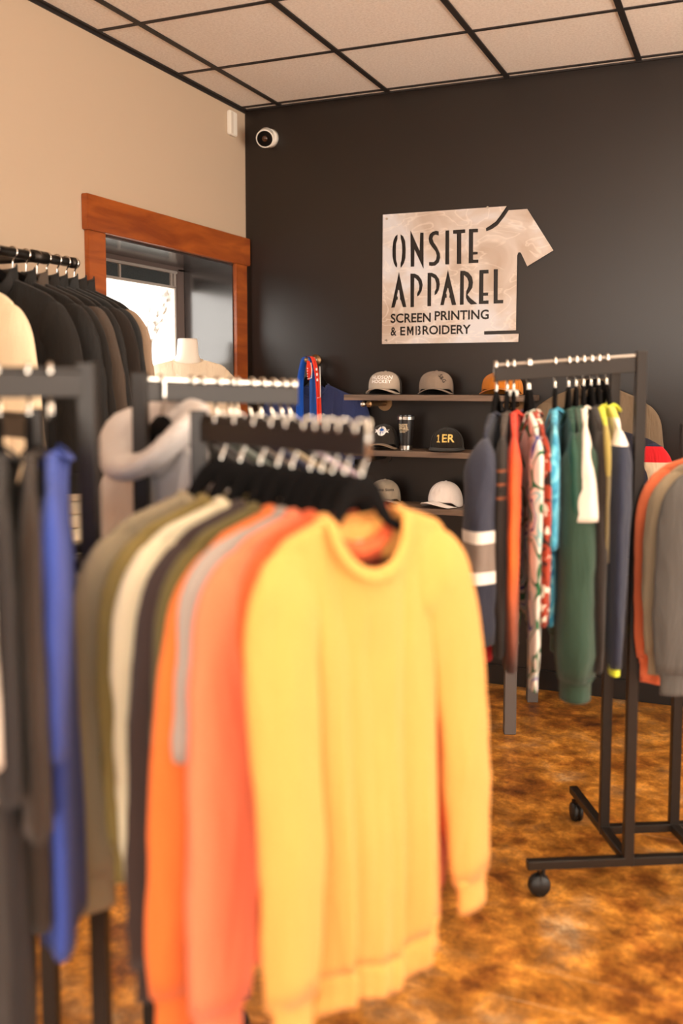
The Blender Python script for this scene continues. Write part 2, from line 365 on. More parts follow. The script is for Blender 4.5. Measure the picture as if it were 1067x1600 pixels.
# ------------------------------------------------------------------ lettering tools
def text_mesh(s, size, offset=0.0, extrude=0.0, spacing=1.0):
    c = bpy.data.curves.new('txt', 'FONT'); c.body = s; c.size = size; c.offset = offset; c.extrude = extrude
    c.align_x = 'CENTER'; c.align_y = 'CENTER'; c.space_character = spacing; c.resolution_u = 3; c.space_line = 0.8
    o = bpy.data.objects.new('txt', c); COL.objects.link(o)
    dg = bpy.context.evaluated_depsgraph_get(); me = bpy.data.meshes.new_from_object(o.evaluated_get(dg))
    bpy.data.objects.remove(o); bpy.data.curves.remove(c)
    return me
def bounds(me):
    xs = [v.co.x for v in me.vertices]; ys = [v.co.y for v in me.vertices]
    return min(xs), max(xs), min(ys), max(ys)
def text_loops(s, x0, x1, z0, z1):
    """outlines of the words, scaled into the box x0..x1, z0..z1"""
    me = text_mesh(s, 1.0, 0.026); a, b_, c, d = bounds(me)
    bm = bmesh.new(); bm.from_mesh(me); bmesh.ops.remove_doubles(bm, verts=bm.verts, dist=1e-5); nxt = {}
    for e in bm.edges:
        if len(e.link_faces) == 1:
            l = e.link_faces[0].loops
            for lp in l:
                if lp.edge == e: nxt.setdefault(lp.vert.index, []).append(lp.link_loop_next.vert.index)
    co = {v.index: v.co.copy() for v in bm.verts}; bm.free(); loops = []; used = set()
    for st in list(nxt):
        if st in used: continue
        lp = []; cur = st
        while cur not in used and cur in nxt:
            used.add(cur); lp.append(cur); cur = nxt[cur][0]
        if len(lp) > 2: loops.append([(x0 + (co[i].x - a) / (b_ - a) * (x1 - x0), z0 + (co[i].y - c) / (d - c) * (z1 - z0)) for i in lp])
    return loops
SIGN_OUT= [(0.8085, 2.3972), (1.4543, 2.3956), (1.4412, 2.3767), (1.421, 2.3495), (1.4016, 2.3256), (1.3747, 2.3082), (1.3513, 2.2957), (1.3543, 2.2798), (1.384, 2.2893), (1.4108, 2.3059), (1.4417, 2.3421), (1.4653, 2.375), (1.5562, 2.3748), (1.6859, 2.1706), (1.5608, 2.1004), (1.5325, 2.1596), (1.5252, 2.1704), (1.5155, 2.1691), (1.5104, 2.1564), (1.5099, 1.7923), (1.3497, 1.7912), (1.3499, 1.7734), (1.5236, 1.7753), (1.5224, 1.735), (0.8061, 1.7356)]
SIGN_CUT= [[(0.8894, 2.2933), (0.8771, 2.2859), (0.8657, 2.2638), (0.861, 2.2247), (0.8612, 2.1822), (0.8679, 2.1515), (0.8779, 2.1312), (0.8867, 2.1247), (0.8886, 2.1414), (0.8826, 2.1629), (0.8807, 2.2085), (0.8822, 2.2478), (0.8889, 2.2686)], [(0.9047, 2.2924), (0.9194, 2.2819), (0.9309, 2.2571), (0.9344, 2.2147), (0.933, 2.1725), (0.9251, 2.1457), (0.9106, 2.1252), (0.9057, 2.1248), (0.9055, 2.1466), (0.9104, 2.1615), (0.9144, 2.2007), (0.9131, 2.2431), (0.9052, 2.2737)], [(0.9581, 2.3067), (0.9603, 2.3066), (1.0086, 2.2048), (1.0105, 2.2946), (1.0294, 2.2935), (1.0307, 2.1151), (1.0269, 2.1183), (0.9813, 2.2108), (0.9809, 2.1256), (0.9609, 2.1253)], [(1.1095, 2.2952), (1.0953, 2.2984), (1.0764, 2.2951), (1.0606, 2.2827), (1.0554, 2.2621), (1.0594, 2.241), (1.0738, 2.2193), (1.093, 2.1959), (1.0989, 2.1762), (1.0959, 2.1555), (1.084, 2.1441), (1.0586, 2.1453), (1.0587, 2.1274), (1.0746, 2.1242), (1.0936, 2.1257), (1.1109, 2.1398), (1.1186, 2.1633), (1.1168, 2.1842), (1.1023, 2.2148), (1.0831, 2.2426), (1.0766, 2.2609), (1.0813, 2.274), (1.0923, 2.2793), (1.1097, 2.2738)], [(1.1441, 2.2969), (1.1644, 2.2968), (1.1661, 2.1279), (1.1448, 2.1283)], [(1.1837, 2.2966), (1.2469, 2.2971), (1.2477, 2.2789), (1.2273, 2.2778), (1.2284, 2.1279), (1.2051, 2.1279), (1.2035, 2.2774), (1.1839, 2.278)], [(1.2656, 2.2966), (1.3124, 2.2961), (1.3132, 2.2785), (1.2882, 2.2785), (1.2887, 2.1833), (1.3126, 2.1826), (1.3122, 2.1703), (1.2889, 2.1698), (1.2892, 2.1456), (1.3161, 2.1449), (1.3163, 2.1285), (1.266, 2.1285)], [(0.8976, 2.1034), (0.9394, 1.9223), (0.9199, 1.9223), (0.9076, 1.9599), (0.9036, 1.9607), (0.9035, 1.9784), (0.8981, 2.0106), (0.8942, 2.0107), (0.8875, 1.9789), (0.8924, 1.9772), (0.8925, 1.9611), (0.8863, 1.9606), (0.875, 1.9221), (0.8559, 1.9212)], [(0.9595, 2.0916), (0.9821, 2.0906), (1.0047, 2.0791), (1.0209, 2.0573), (1.0269, 2.0315), (1.0213, 2.0015), (1.0086, 1.9808), (0.9958, 1.9728), (0.9973, 1.9933), (1.0068, 2.0081), (1.0076, 2.0292), (1.0017, 2.0506), (0.9887, 2.0647), (0.9813, 2.0695), (0.9807, 1.9211), (0.9606, 1.9211)], [(1.0517, 2.0915), (1.0749, 2.0905), (1.0972, 2.0796), (1.1132, 2.058), (1.1182, 2.0309), (1.1122, 2.0012), (1.1012, 1.9836), (1.0895, 1.9765), (1.09, 1.996), (1.0978, 2.0107), (1.0976, 2.0377), (1.0895, 2.0605), (1.0719, 2.0717), (1.0719, 1.9229), (1.0514, 1.9226)], [(1.1592, 2.1018), (1.2048, 1.9249), (1.1813, 1.9244), (1.1718, 1.9612), (1.1671, 1.9628), (1.1691, 1.9822), (1.16, 2.0124), (1.1506, 1.9843), (1.1544, 1.9797), (1.1546, 1.9624), (1.1473, 1.962), (1.1392, 1.9257), (1.1202, 1.9263), (1.1214, 1.9329)], [(1.2232, 2.0936), (1.2442, 2.0932), (1.266, 2.0837), (1.2847, 2.0608), (1.2902, 2.034), (1.2869, 2.0076), (1.2732, 1.9874), (1.2626, 1.9744), (1.2767, 1.9576), (1.314, 1.9268), (1.2802, 1.924), (1.263, 1.9403), (1.2544, 1.9584), (1.2547, 1.991), (1.2652, 2.0143), (1.2665, 2.0379), (1.2585, 2.0574), (1.2432, 2.0714), (1.243, 1.9252), (1.2232, 1.9243)], [(1.3217, 2.093), (1.3688, 2.093), (1.3691, 2.0742), (1.3433, 2.0742), (1.3439, 1.9804), (1.3682, 1.981), (1.3678, 1.9657), (1.3441, 1.9654), (1.3444, 1.9418), (1.3711, 1.9427), (1.3714, 1.925), (1.3207, 1.9254)], [(1.3945, 2.0941), (1.4159, 2.0938), (1.4165, 1.9426), (1.4448, 1.9426), (1.4445, 1.9256), (1.3956, 1.9254)]]
cu = bpy.data.curves.new('steel_sign', 'CURVE'); cu.dimensions = '2D'; cu.fill_mode = 'BOTH'; cu.extrude = 0.0015
small = text_loops('SCREEN', 0.853, 1.071, 1.8425, 1.891) + text_loops('PRINTING', 1.091, 1.373, 1.8495, 1.898)
small += text_loops('&', 0.853, 0.886, 1.777, 1.822) + text_loops('E', 0.906, 0.934, 1.778, 1.823) + text_loops('ROIDERY', 1.027, 1.282, 1.779, 1.826)
small += [[(0.943, 1.778), (0.943, 1.824), (0.953, 1.824), (0.961, 1.803), (0.969, 1.824), (0.979, 1.824), (0.979, 1.778), (0.970, 1.778), (0.970, 1.803), (0.9625, 1.784), (0.9595, 1.784), (0.952, 1.803), (0.952, 1.778)]]
small += [[(0.989, 1.778), (0.989, 1.825), (0.997, 1.825), (0.997, 1.778)], [(1.000, 1.826), (1.010, 1.826), (1.016, 1.820), (1.016, 1.810), (1.012, 1.804), (1.0175, 1.798), (1.0175, 1.786), (1.011, 1.779), (1.000, 1.779), (1.000, 1.787), (1.007, 1.787), (1.009, 1.791), (1.009, 1.796), (1.006, 1.800), (1.002, 1.800), (1.002, 1.808), (1.006, 1.808), (1.008, 1.812), (1.008, 1.815), (1.006, 1.818), (1.000, 1.818)]]
for lp in [SIGN_OUT] + SIGN_CUT + small:
    s = cu.splines.new('POLY'); s.points.add(len(lp) - 1); s.use_cyclic_u = True
    for p, (x, z) in zip(s.points, lp): p.co = (x - 1.25, z - 2.05, 0, 1)
tmp = bpy.data.objects.new('tmp', cu); COL.objects.link(tmp)
me = bpy.data.meshes.new_from_object(tmp.evaluated_get(bpy.context.evaluated_depsgraph_get()))
bpy.data.objects.remove(tmp)
t = empty('steel_sign', (1.25, RY1 - 0.012, 2.05), label='big brushed steel sign with cut-out words and a shirt outline on the black wall', cat='sign')
o = link('sign_plate', me, mat_sign(), t, smooth=False); o.rotation_euler = (PI / 2, 0, 0)
for x, z in ((0.83, 2.375), (0.83, 1.755), (1.49, 1.755), (1.36, 2.395)):
    bm = bmesh.new(); cyl(bm, (x - 1.25, 0.012, z - 2.05), (x - 1.25, -0.005, z - 2.05), 0.006, 0.006, 12); from_bm('standoff_screw', bm, M_STEEL, t)

# ------------------------------------------------------------------ shelves on the black wall
SH = (1.475, 1.197, 0.917)
for z, w in zip(SH, ('top', 'middle', 'lowest')):
    t = empty('wall_shelf', (1.16, RY1, z), label='%s grey-brown wooden shelf of the three on the black wall' % w, cat='shelf', group='wooden wall shelves')
    box('board', (-0.47, -0.25, -0.028), (0.47, -0.001, 0), M_SHELF, t, 0.002)
    for x in (-0.34, 0.36):
        bm = bmesh.new(); cyl(bm, (x, 0, -0.047), (x, -0.006, -0.047), 0.04, 0.04, 28); cyl(bm, (x, -0.004, -0.047), (x, -0.21, -0.047), 0.013, 0.013, 20)
        cyl(bm, (x, -0.21, -0.047), (x, -0.235, -0.047), 0.016, 0.016, 20); cyl(bm, (x, -0.235, -0.047), (x, -0.243, -0.047), 0.016, 0.006, 20)
        from_bm('pipe_bracket', bm, M_BRASS if w == 'top' else M_BLKPIPE, t)
        if w == 'top' and x < 0:
            bm = bmesh.new(); bmesh.ops.create_uvsphere(bm, u_segments=20, v_segments=12, radius=0.015, matrix=Matrix.Translation((x - 0.03, -0.235, -0.048)))
            cyl(bm, (x - 0.03, -0.235, -0.048), (x - 0.005, -0.22, -0.048), 0.008, 0.008, 12)
            from_bm('end_knob', bm, M_STEEL, t, True, label='round polished metal knob')

# ------------------------------------------------------------------ caps
def cap(x, y, z, yaw, label, front, back, brim, words=None, a=0.086, b=0.098, h=0.118, flat=0.0, under=None, patch=None, emb=None, p=2.5, ps=2.6, lift=0.028, brimlen=0.066):
    t = empty('baseball_cap', (x, y, z), yaw, label=label, cat='cap', group='caps on the wall shelves')
    def rt(tt, an):
        fr = max(0, -math.sin(an)); pp = lerp(ps, p, fr)
        return max(0.0, 1 - min(1, tt) ** pp) ** (1 / 2.2)
    def BZ(an): return 0.003 + (lift - 0.003) * sstep(max(0, -math.sin(an)) * 1.6)
    NA, NT = 48, 18; bm = bmesh.new(); rings = []
    for j in range(NT):
        tt = math.sin(j / NT * PI / 2); ring = []
        for i in range(NA):
            an = 2 * PI * i / NA; r = rt(tt, an)
            ring.append(bm.verts.new((a * r * math.cos(an), b * r * math.sin(an), BZ(an) + tt * (h + lift - BZ(an)))))
        rings.append(ring)
    top = bm.verts.new((0, 0, lift + h))
    for A, B in zip(rings, rings[1:]):
        for i in range(NA):
            f = bm.faces.new((A[i], A[(i + 1) % NA], B[(i + 1) % NA], B[i]))
            an = 2 * PI * (i + 0.5) / NA; f.material_index = 0 if -math.sin(an) > 0.22 else 1
    for i in range(NA):
        f = bm.faces.new((rings[-1][i], rings[-1][(i + 1) % NA], top)); f.material_index = 0 if -math.sin(2 * PI * (i + 0.5) / NA) > 0.22 else 1
    cr = from_bm('crown', bm, [front, back], t, True)
    md = cr.modifiers.new('thick', 'SOLIDIFY'); md.thickness = 0.002
    bm = bmesh.new(); bmesh.ops.create_uvsphere(bm, u_segments=14, v_segments=8, radius=0.008, matrix=Matrix.Translation((0, 0, lift + h)) @ Matrix.Diagonal((1, 1, 0.5, 1)))
    from_bm('button', bm, front, t, True)
    # raised seams between the panels
    bm = bmesh.new()
    for an in ((-90, -30, -150) if front is back else (-13, -167)):
        an = math.radians(an); pts = []
        for j in range(15):
            tt = math.sin(j / 15 * PI / 2); r = rt(tt, an) * 1.008
            pts.append((a * r * math.cos(an), b * r * math.sin(an), BZ(an) + tt * (h + lift - BZ(an))))
        sweep(bm, pts, (0.0016, 0.0016), n=6, ref=Vector((math.sin(an), -math.cos(an), 0.01)).normalized())
    from_bm('seam', bm, front, t, True)
    # visor
    bm = bmesh.new(); NB, NR = 28, 8; G = []
    for k in range(NR + 1):
        row = []
        for i in range(NB + 1):
            an = math.radians(-172 + 164 * i / NB); u = k / NR
            xi, yi = a * 1.0 * math.cos(an), b * 1.0 * math.sin(an)
            ext = brimlen * (math.sin(-an)) ** 0.6
            X = xi * (1 + 0.05 * u); Y = yi - ext * u
            Z = lift + 0.003 - (1 - flat) * (0.030 * (X / a) ** 2 + 0.002 * u) - flat * 0.010 * u
            row.append(bm.verts.new((X, Y, max(0.003, Z))))
        G.append(row)
    for k in range(NR):
        for i in range(NB): bm.faces.new((G[k][i], G[k][i + 1], G[k + 1][i + 1], G[k + 1][i]))
    vz = from_bm('visor', bm, [brim, under or M_VELVET], t, True)
    md = vz.modifiers.new('thick', 'SOLIDIFY'); md.thickness = 0.0035; md.offset = 1; md.material_offset = 0
    def onto(me, cx, cz, off, rot=0.0):
        for v in me.vertices:
            X0, Z0 = v.co.x, v.co.y
            X = cx + X0 * math.cos(rot) - Z0 * math.sin(rot); Z = cz + X0 * math.sin(rot) + Z0 * math.cos(rot)
            tt = Z / h; r = max(0, 1 - tt ** p) ** (1 / 2.2)
            q = max(0, 1 - (X / (a * max(r, .01))) ** 2)
            # the crown's profile blends with the angle; one correction step
            fr = math.sqrt(q); r2 = max(0, 1 - tt ** lerp(ps, p, fr)) ** (1 / 2.2); q = max(0, 1 - (X / (a * max(r2, .01))) ** 2)
            v.co = (X, -b * r2 * math.sqrt(q) - off, lift + Z)
    if words:
        for s, size, cx, cz, rot, mat in words:
            if s == '@1':
                me = bpy.data.meshes.new('one'); q = size * 0.34
                me.from_pydata([(x * q, y * q, 0) for x, y in [(-0.45, -1), (0.45, -1), (0.45, -0.75), (0.15, -0.75), (0.15, 1), (-0.15, 1), (-0.45, 0.7), (-0.45, 0.45), (-0.15, 0.6), (-0.15, -0.75), (-0.45, -0.75)]], [],
                               [(0, 1, 2, 3, 9, 10), (3, 4, 5, 8, 9), (5, 6, 7, 8)])
            else: me = text_mesh(s, size, size * 0.02, spacing=1.05)
            bmx = bmesh.new(); bmx.from_mesh(me)
            bmesh.ops.subdivide_edges(bmx, edges=[e for e in bmx.edges if e.calc_length() > 0.006], cuts=2); bmx.to_mesh(me); bmx.free()
            onto(me, cx, cz, 0.0022, rot)
            link('lettering', me, mat, t, smooth=False)
    if patch:
        for kind, mat, off, pts in patch:
            bm = bmesh.new(); c = bm.verts.new((0, 0, 0)); vs = [bm.verts.new((px, pz, 0)) for px, pz in pts]
            md_ = [bm.verts.new((px / 2, pz / 2, 0)) for px, pz in pts]; n = len(vs)
            for i in range(n):
                bm.faces.new((c, md_[i], md_[(i + 1) % n])); bm.faces.new((md_[i], vs[i], vs[(i + 1) % n], md_[(i + 1) % n]))
            me = bpy.data.meshes.new(kind); bm.to_mesh(me); bm.free(); onto(me, 0.004, 0.066, off); link(kind, me, mat, t, smooth=False)
    if emb:
        for r_ in (0.019, 0.013):
            pts = []
            for i in range(28):
                an = 2 * PI * i / 28; X = 0.005 + r_ * math.cos(an); Z = 0.055 + r_ * math.sin(an); tt = Z / h; r = (1 - tt ** p) ** (1 / 2.2)
                pts.append((X, -b * r * math.sqrt(1 - (X / (a * r)) ** 2) - 0.001, lift + Z))
            bm = bmesh.new(); sweep(bm, pts, (0.0014, 0.0014), n=6, closed=True, ref=Vector((0, 1, 0))); from_bm('embossed_ring', bm, front, t, True)
    return t
gh = fabric('heather_grey_twill', srgb(176, 160, 144), weave=600); gd = fabric('taupe_grey_twill', srgb(138, 120, 105), weave=600)
bkm = fabric('black_mesh', srgb(30, 25, 23), weave=300); wht = fabric('white_twill', srgb(236, 226, 220), weave=600)
amb = fabric('amber_canvas', srgb(190, 112, 28), weave=500); drk = fabric('faded_black_twill', srgb(44, 38, 33), weave=500)
olv = fabric('sage_grey_twill', srgb(150, 136, 118), weave=500)
tw = plain('white_thread', srgb(245, 240, 236), 0.6); tb = plain('black_thread', srgb(36, 26, 24), 0.6); tg = plain('gold_thread', srgb(236, 200, 110), 0.5)
tbl = plain('blue_thread', srgb(40, 98, 176), 0.6); khk = fabric('khaki_visor', srgb(128, 106, 84), weave=500)
S1, S2, S3 = (z + 0.0005 for z in SH)
cap(0.868, 4.655, S1, math.radians(4), 'light grey cap with white two-line lettering at left of top shelf', gh, bkm, gh,
    [('HUDSON', 0.024, 0.004, 0.058, 0, tw), ('HOCKEY', 0.024, 0.003, 0.037, 0, tw)], h=0.088, p=4.2, ps=4.0, a=0.083)
cap(1.14, 4.655, S1, math.radians(10), 'taupe cap with small slanting black monogram on the top shelf', gd, bkm, gd, [('S&G', 0.024, 0.038, 0.052, -0.95, tb)], h=0.089, p=4.2, ps=3.8, a=0.085)
cap(1.475, 4.65, S1, math.radians(2), 'amber canvas cap behind the hanger hooks at right end of top shelf', amb, amb, amb, [('UNITE CO.', 0.017, -0.022, 0.078, 0.02, tb)], h=0.082, p=3.8, ps=3.4, a=0.100)
circ = [(0.023 * math.cos(2 * PI * k / 28), 0.023 * math.sin(2 * PI * k / 28)) for k in range(28)]
wing = [(-0.035, -0.008), (-0.024, -0.001), (0.024, -0.001), (0.035, -0.008), (0.03, 0.0), (0.036, 0.008), (0.02, 0.007), (-0.02, 0.007), (-0.036, 0.008), (-0.03, 0.0)]
arc = [(0.011 * math.cos(a), 0.006 + 0.008 * math.sin(a)) for a in [PI * k / 10 for k in range(11)]]
cap(0.862, 4.655, S2, math.radians(8), 'black cap with round white and blue patch on middle shelf', drk, drk, khk, [('EST 88', 0.008, 0.004, 0.058, 0, tbl), ('CO. MFG', 0.0075, 0.004, 0.067, 0, tbl)],
    patch=[('patch', tw, 0.0012, circ), ('patch_wing', tw, 0.0016, wing), ('patch_emblem', tbl, 0.0026, arc)], h=0.098, a=0.076)
cap(1.198, 4.655, S2, math.radians(12), 'black flat-brim cap with gold 1ER on the middle shelf', fabric('black_wool_felt', srgb(32, 26, 20)), MATS['black_wool_felt'], MATS['black_wool_felt'],
    [('ER', 0.054, 0.010, 0.052, 0, tg), ('@1', 0.054, -0.036, 0.052, 0, tg)], h=0.103, a=0.084, flat=1.0, p=3.2, ps=2.8, lift=0.012)
cap(0.868, 4.655, S3, math.radians(14), 'sage grey cap with dark lettering on the lowest shelf', olv, bkm, gd, [('Stone Sions', 0.019, 0.006, 0.050, 0, tb)], h=0.094, p=3.4, ps=3.0, a=0.082)
cap(1.195, 4.65, S3, math.radians(-20), 'plain white cap with embossed round emblem on lowest shelf', wht, wht, wht, emb=True, h=0.098, a=0.082, p=2.4, ps=2.3)
# tumbler
t = empty('travel_tumbler', (0.992, 4.62, S2), label='black travel tumbler with steel bands standing between caps on middle shelf', cat='tumbler')
bm = bmesh.new(); lathe(bm, [(0.0312, 0.0), (0.0325, 0.001), (0.0325, 0.0225), (0.0325, 0.0226)]); from_bm('steel_base', bm, M_STEEL, t, False, label='polished steel band at foot')
bm = bmesh.new(); lathe(bm, [(0.0327, 0.0227), (0.0375, 0.10), (0.0405, 0.152)]); from_bm('cup_body', bm, plain('black_enamel', srgb(24, 20, 19), 0.35), t, False)
bm = bmesh.new(); lathe(bm, [(0.0412, 0.1521), (0.0425, 0.1535), (0.043, 0.168), (0.042, 0.1695)]); from_bm('steel_rim', bm, M_STEEL, t, False, label='polished steel rim')
bm = bmesh.new(); lathe(bm, [(0.041, 0.1696), (0.0425, 0.171), (0.042, 0.177), (0.030, 0.178)]); from_bm('lid', bm, plain('smoky_lid', srgb(30, 28, 28), 0.15), t, False)
def wraptext(s, size, z, par, mat, xo=0.0, sy=1.0):
    me = text_mesh(s, size, size * 0.02); b4 = bounds(me)
    for v in me.vertices:
        r = 0.0388 + 0.0006 + (z - 0.12) * 0.055; an = (v.co.x + xo) / r
        zz = z + v.co.y * sy; r = lerp(0.0327, 0.0405, (zz - 0.0227) / 0.13) + 0.0005
        v.co = (r * math.sin(an), -r * math.cos(an), zz)
    link('lettering', me, mat, par, smooth=False)
lt = plain('silver_print', srgb(226, 206, 172), 0.35, metal=0.3)
wraptext('ONSITE', 0.0155, 0.124, t, lt, -0.006, 1.35); wraptext('APPAREL', 0.0150, 0.108, t, lt, -0.003, 1.35)
wraptext('SCREEN PRINTING', 0.0055, 0.0965, t, lt, -0.004); wraptext('& EMBROIDERY', 0.0055, 0.0905, t, lt, -0.008)
# ------------------------------------------------------------------ hangers and garments
NECK = -0.140
def hanger_mesh(hw=0.205, curve=0.0):
    bm = bmesh.new(); pts, rad = [], []
    for i in range(25):
        x = -hw + 2 * hw * i / 24; u = abs(x) / hw
        z = -0.100 - 0.040 * sstep((u - 0.10) * 3.0) - 0.064 * u ** 1.4
        pts.append((x, curve * u * u, z)); rad.append((lerp(0.022, 0.009, sstep(u * 2)), lerp(0.0075, 0.0055, u)))
    sweep(bm, pts, rad, n=12)
    zb = -0.122 - 0.085; sweep(bm, spline([(-hw * .97, 0, zb), (-hw * .85, 0, zb - 0.012), (0, 0, zb - 0.014), (hw * .85, 0, zb - 0.012), (hw * .97, 0, zb)], 6), (0.0045, 0.004), n=8)
    bmesh.ops.recalc_face_normals(bm, faces=bm.faces); me = bpy.data.meshes.new('shoulder_bar'); bm.to_mesh(me); bm.free()
    me.materials.append(M_VELVET); me.polygons.foreach_set('use_smooth', [True] * len(me.polygons)); return me
def hook_mesh(kind='rail', sd=1):
    if kind == 'rail':
        P = [(0.013, 0, -0.014), (0.0135, 0, -0.004), (0.007, 0, 0.0045), (-0.003, 0, 0.005), (-0.0115, 0, -0.001), (-0.013, 0, -0.012), (-0.0125, 0, -0.045), (-0.006, 0, -0.064), (0, 0, -0.076), (0, 0, -0.094)]
    elif kind == 'pipe':
        R = 0.0195; P = [(R * math.cos(a), 0, -0.0165 + R * math.sin(a)) for a in [math.radians(d) for d in (-20, 10, 40, 70, 100, 130, 160, 190, 215, 240)]]
        P += [(-0.004, 0, -0.042), (0, 0, -0.052), (0, 0, -0.094)]
    else:
        R = 0.017; P = [(R * math.cos(a), 0, -0.012 + R * math.sin(a)) for a in [math.radians(d) for d in (0, 30, 60, 90, 120, 150, 180, 210, 240)]]
        P += [(0, 0, -0.034), (0, 0, -0.094)]
    P = [(x * sd, y, z) for x, y, z in P]
    bm = bmesh.new(); sweep(bm, spline(P, 4), (0.0022, 0.0036), n=10)
    bmesh.ops.recalc_face_normals(bm, faces=bm.faces); me = bpy.data.meshes.new('hook'); bm.to_mesh(me); bm.free()
    me.materials.append(M_CHROME); me.polygons.foreach_set('use_smooth', [True] * len(me.polygons)); return me
HBC = {}
HK = {(k, s): hook_mesh(k, s) for k in ('rail', 'pipe', 'peg') for s in (1, -1)}
def hanger(loc, yaw, what, kind='rail', sd=1, group=None, tagc=None, SW=0.235):
    hw = round(SW - 0.032, 3)
    if hw not in HBC: HBC[hw] = hanger_mesh(hw)
    t = empty('clothes_hanger', loc, yaw, label='black velvet hanger with chrome hook holding the ' + what, cat='hanger', group=group)
    for nm, me in (('shoulder_bar', HBC[hw]), ('hook', HK[(kind, sd)])):
        o = bpy.data.objects.new(nm, me); COL.objects.link(o); o.parent = t
        if nm == 'hook': o['label'] = 'chrome hook'
    if tagc:
        bm = bmesh.new(); bx(bm, tagc[0], tagc[1], 0.002); from_bm('size_tag', bm, M_WHITE, t, label='white size tag clipped to the hook')
    return t

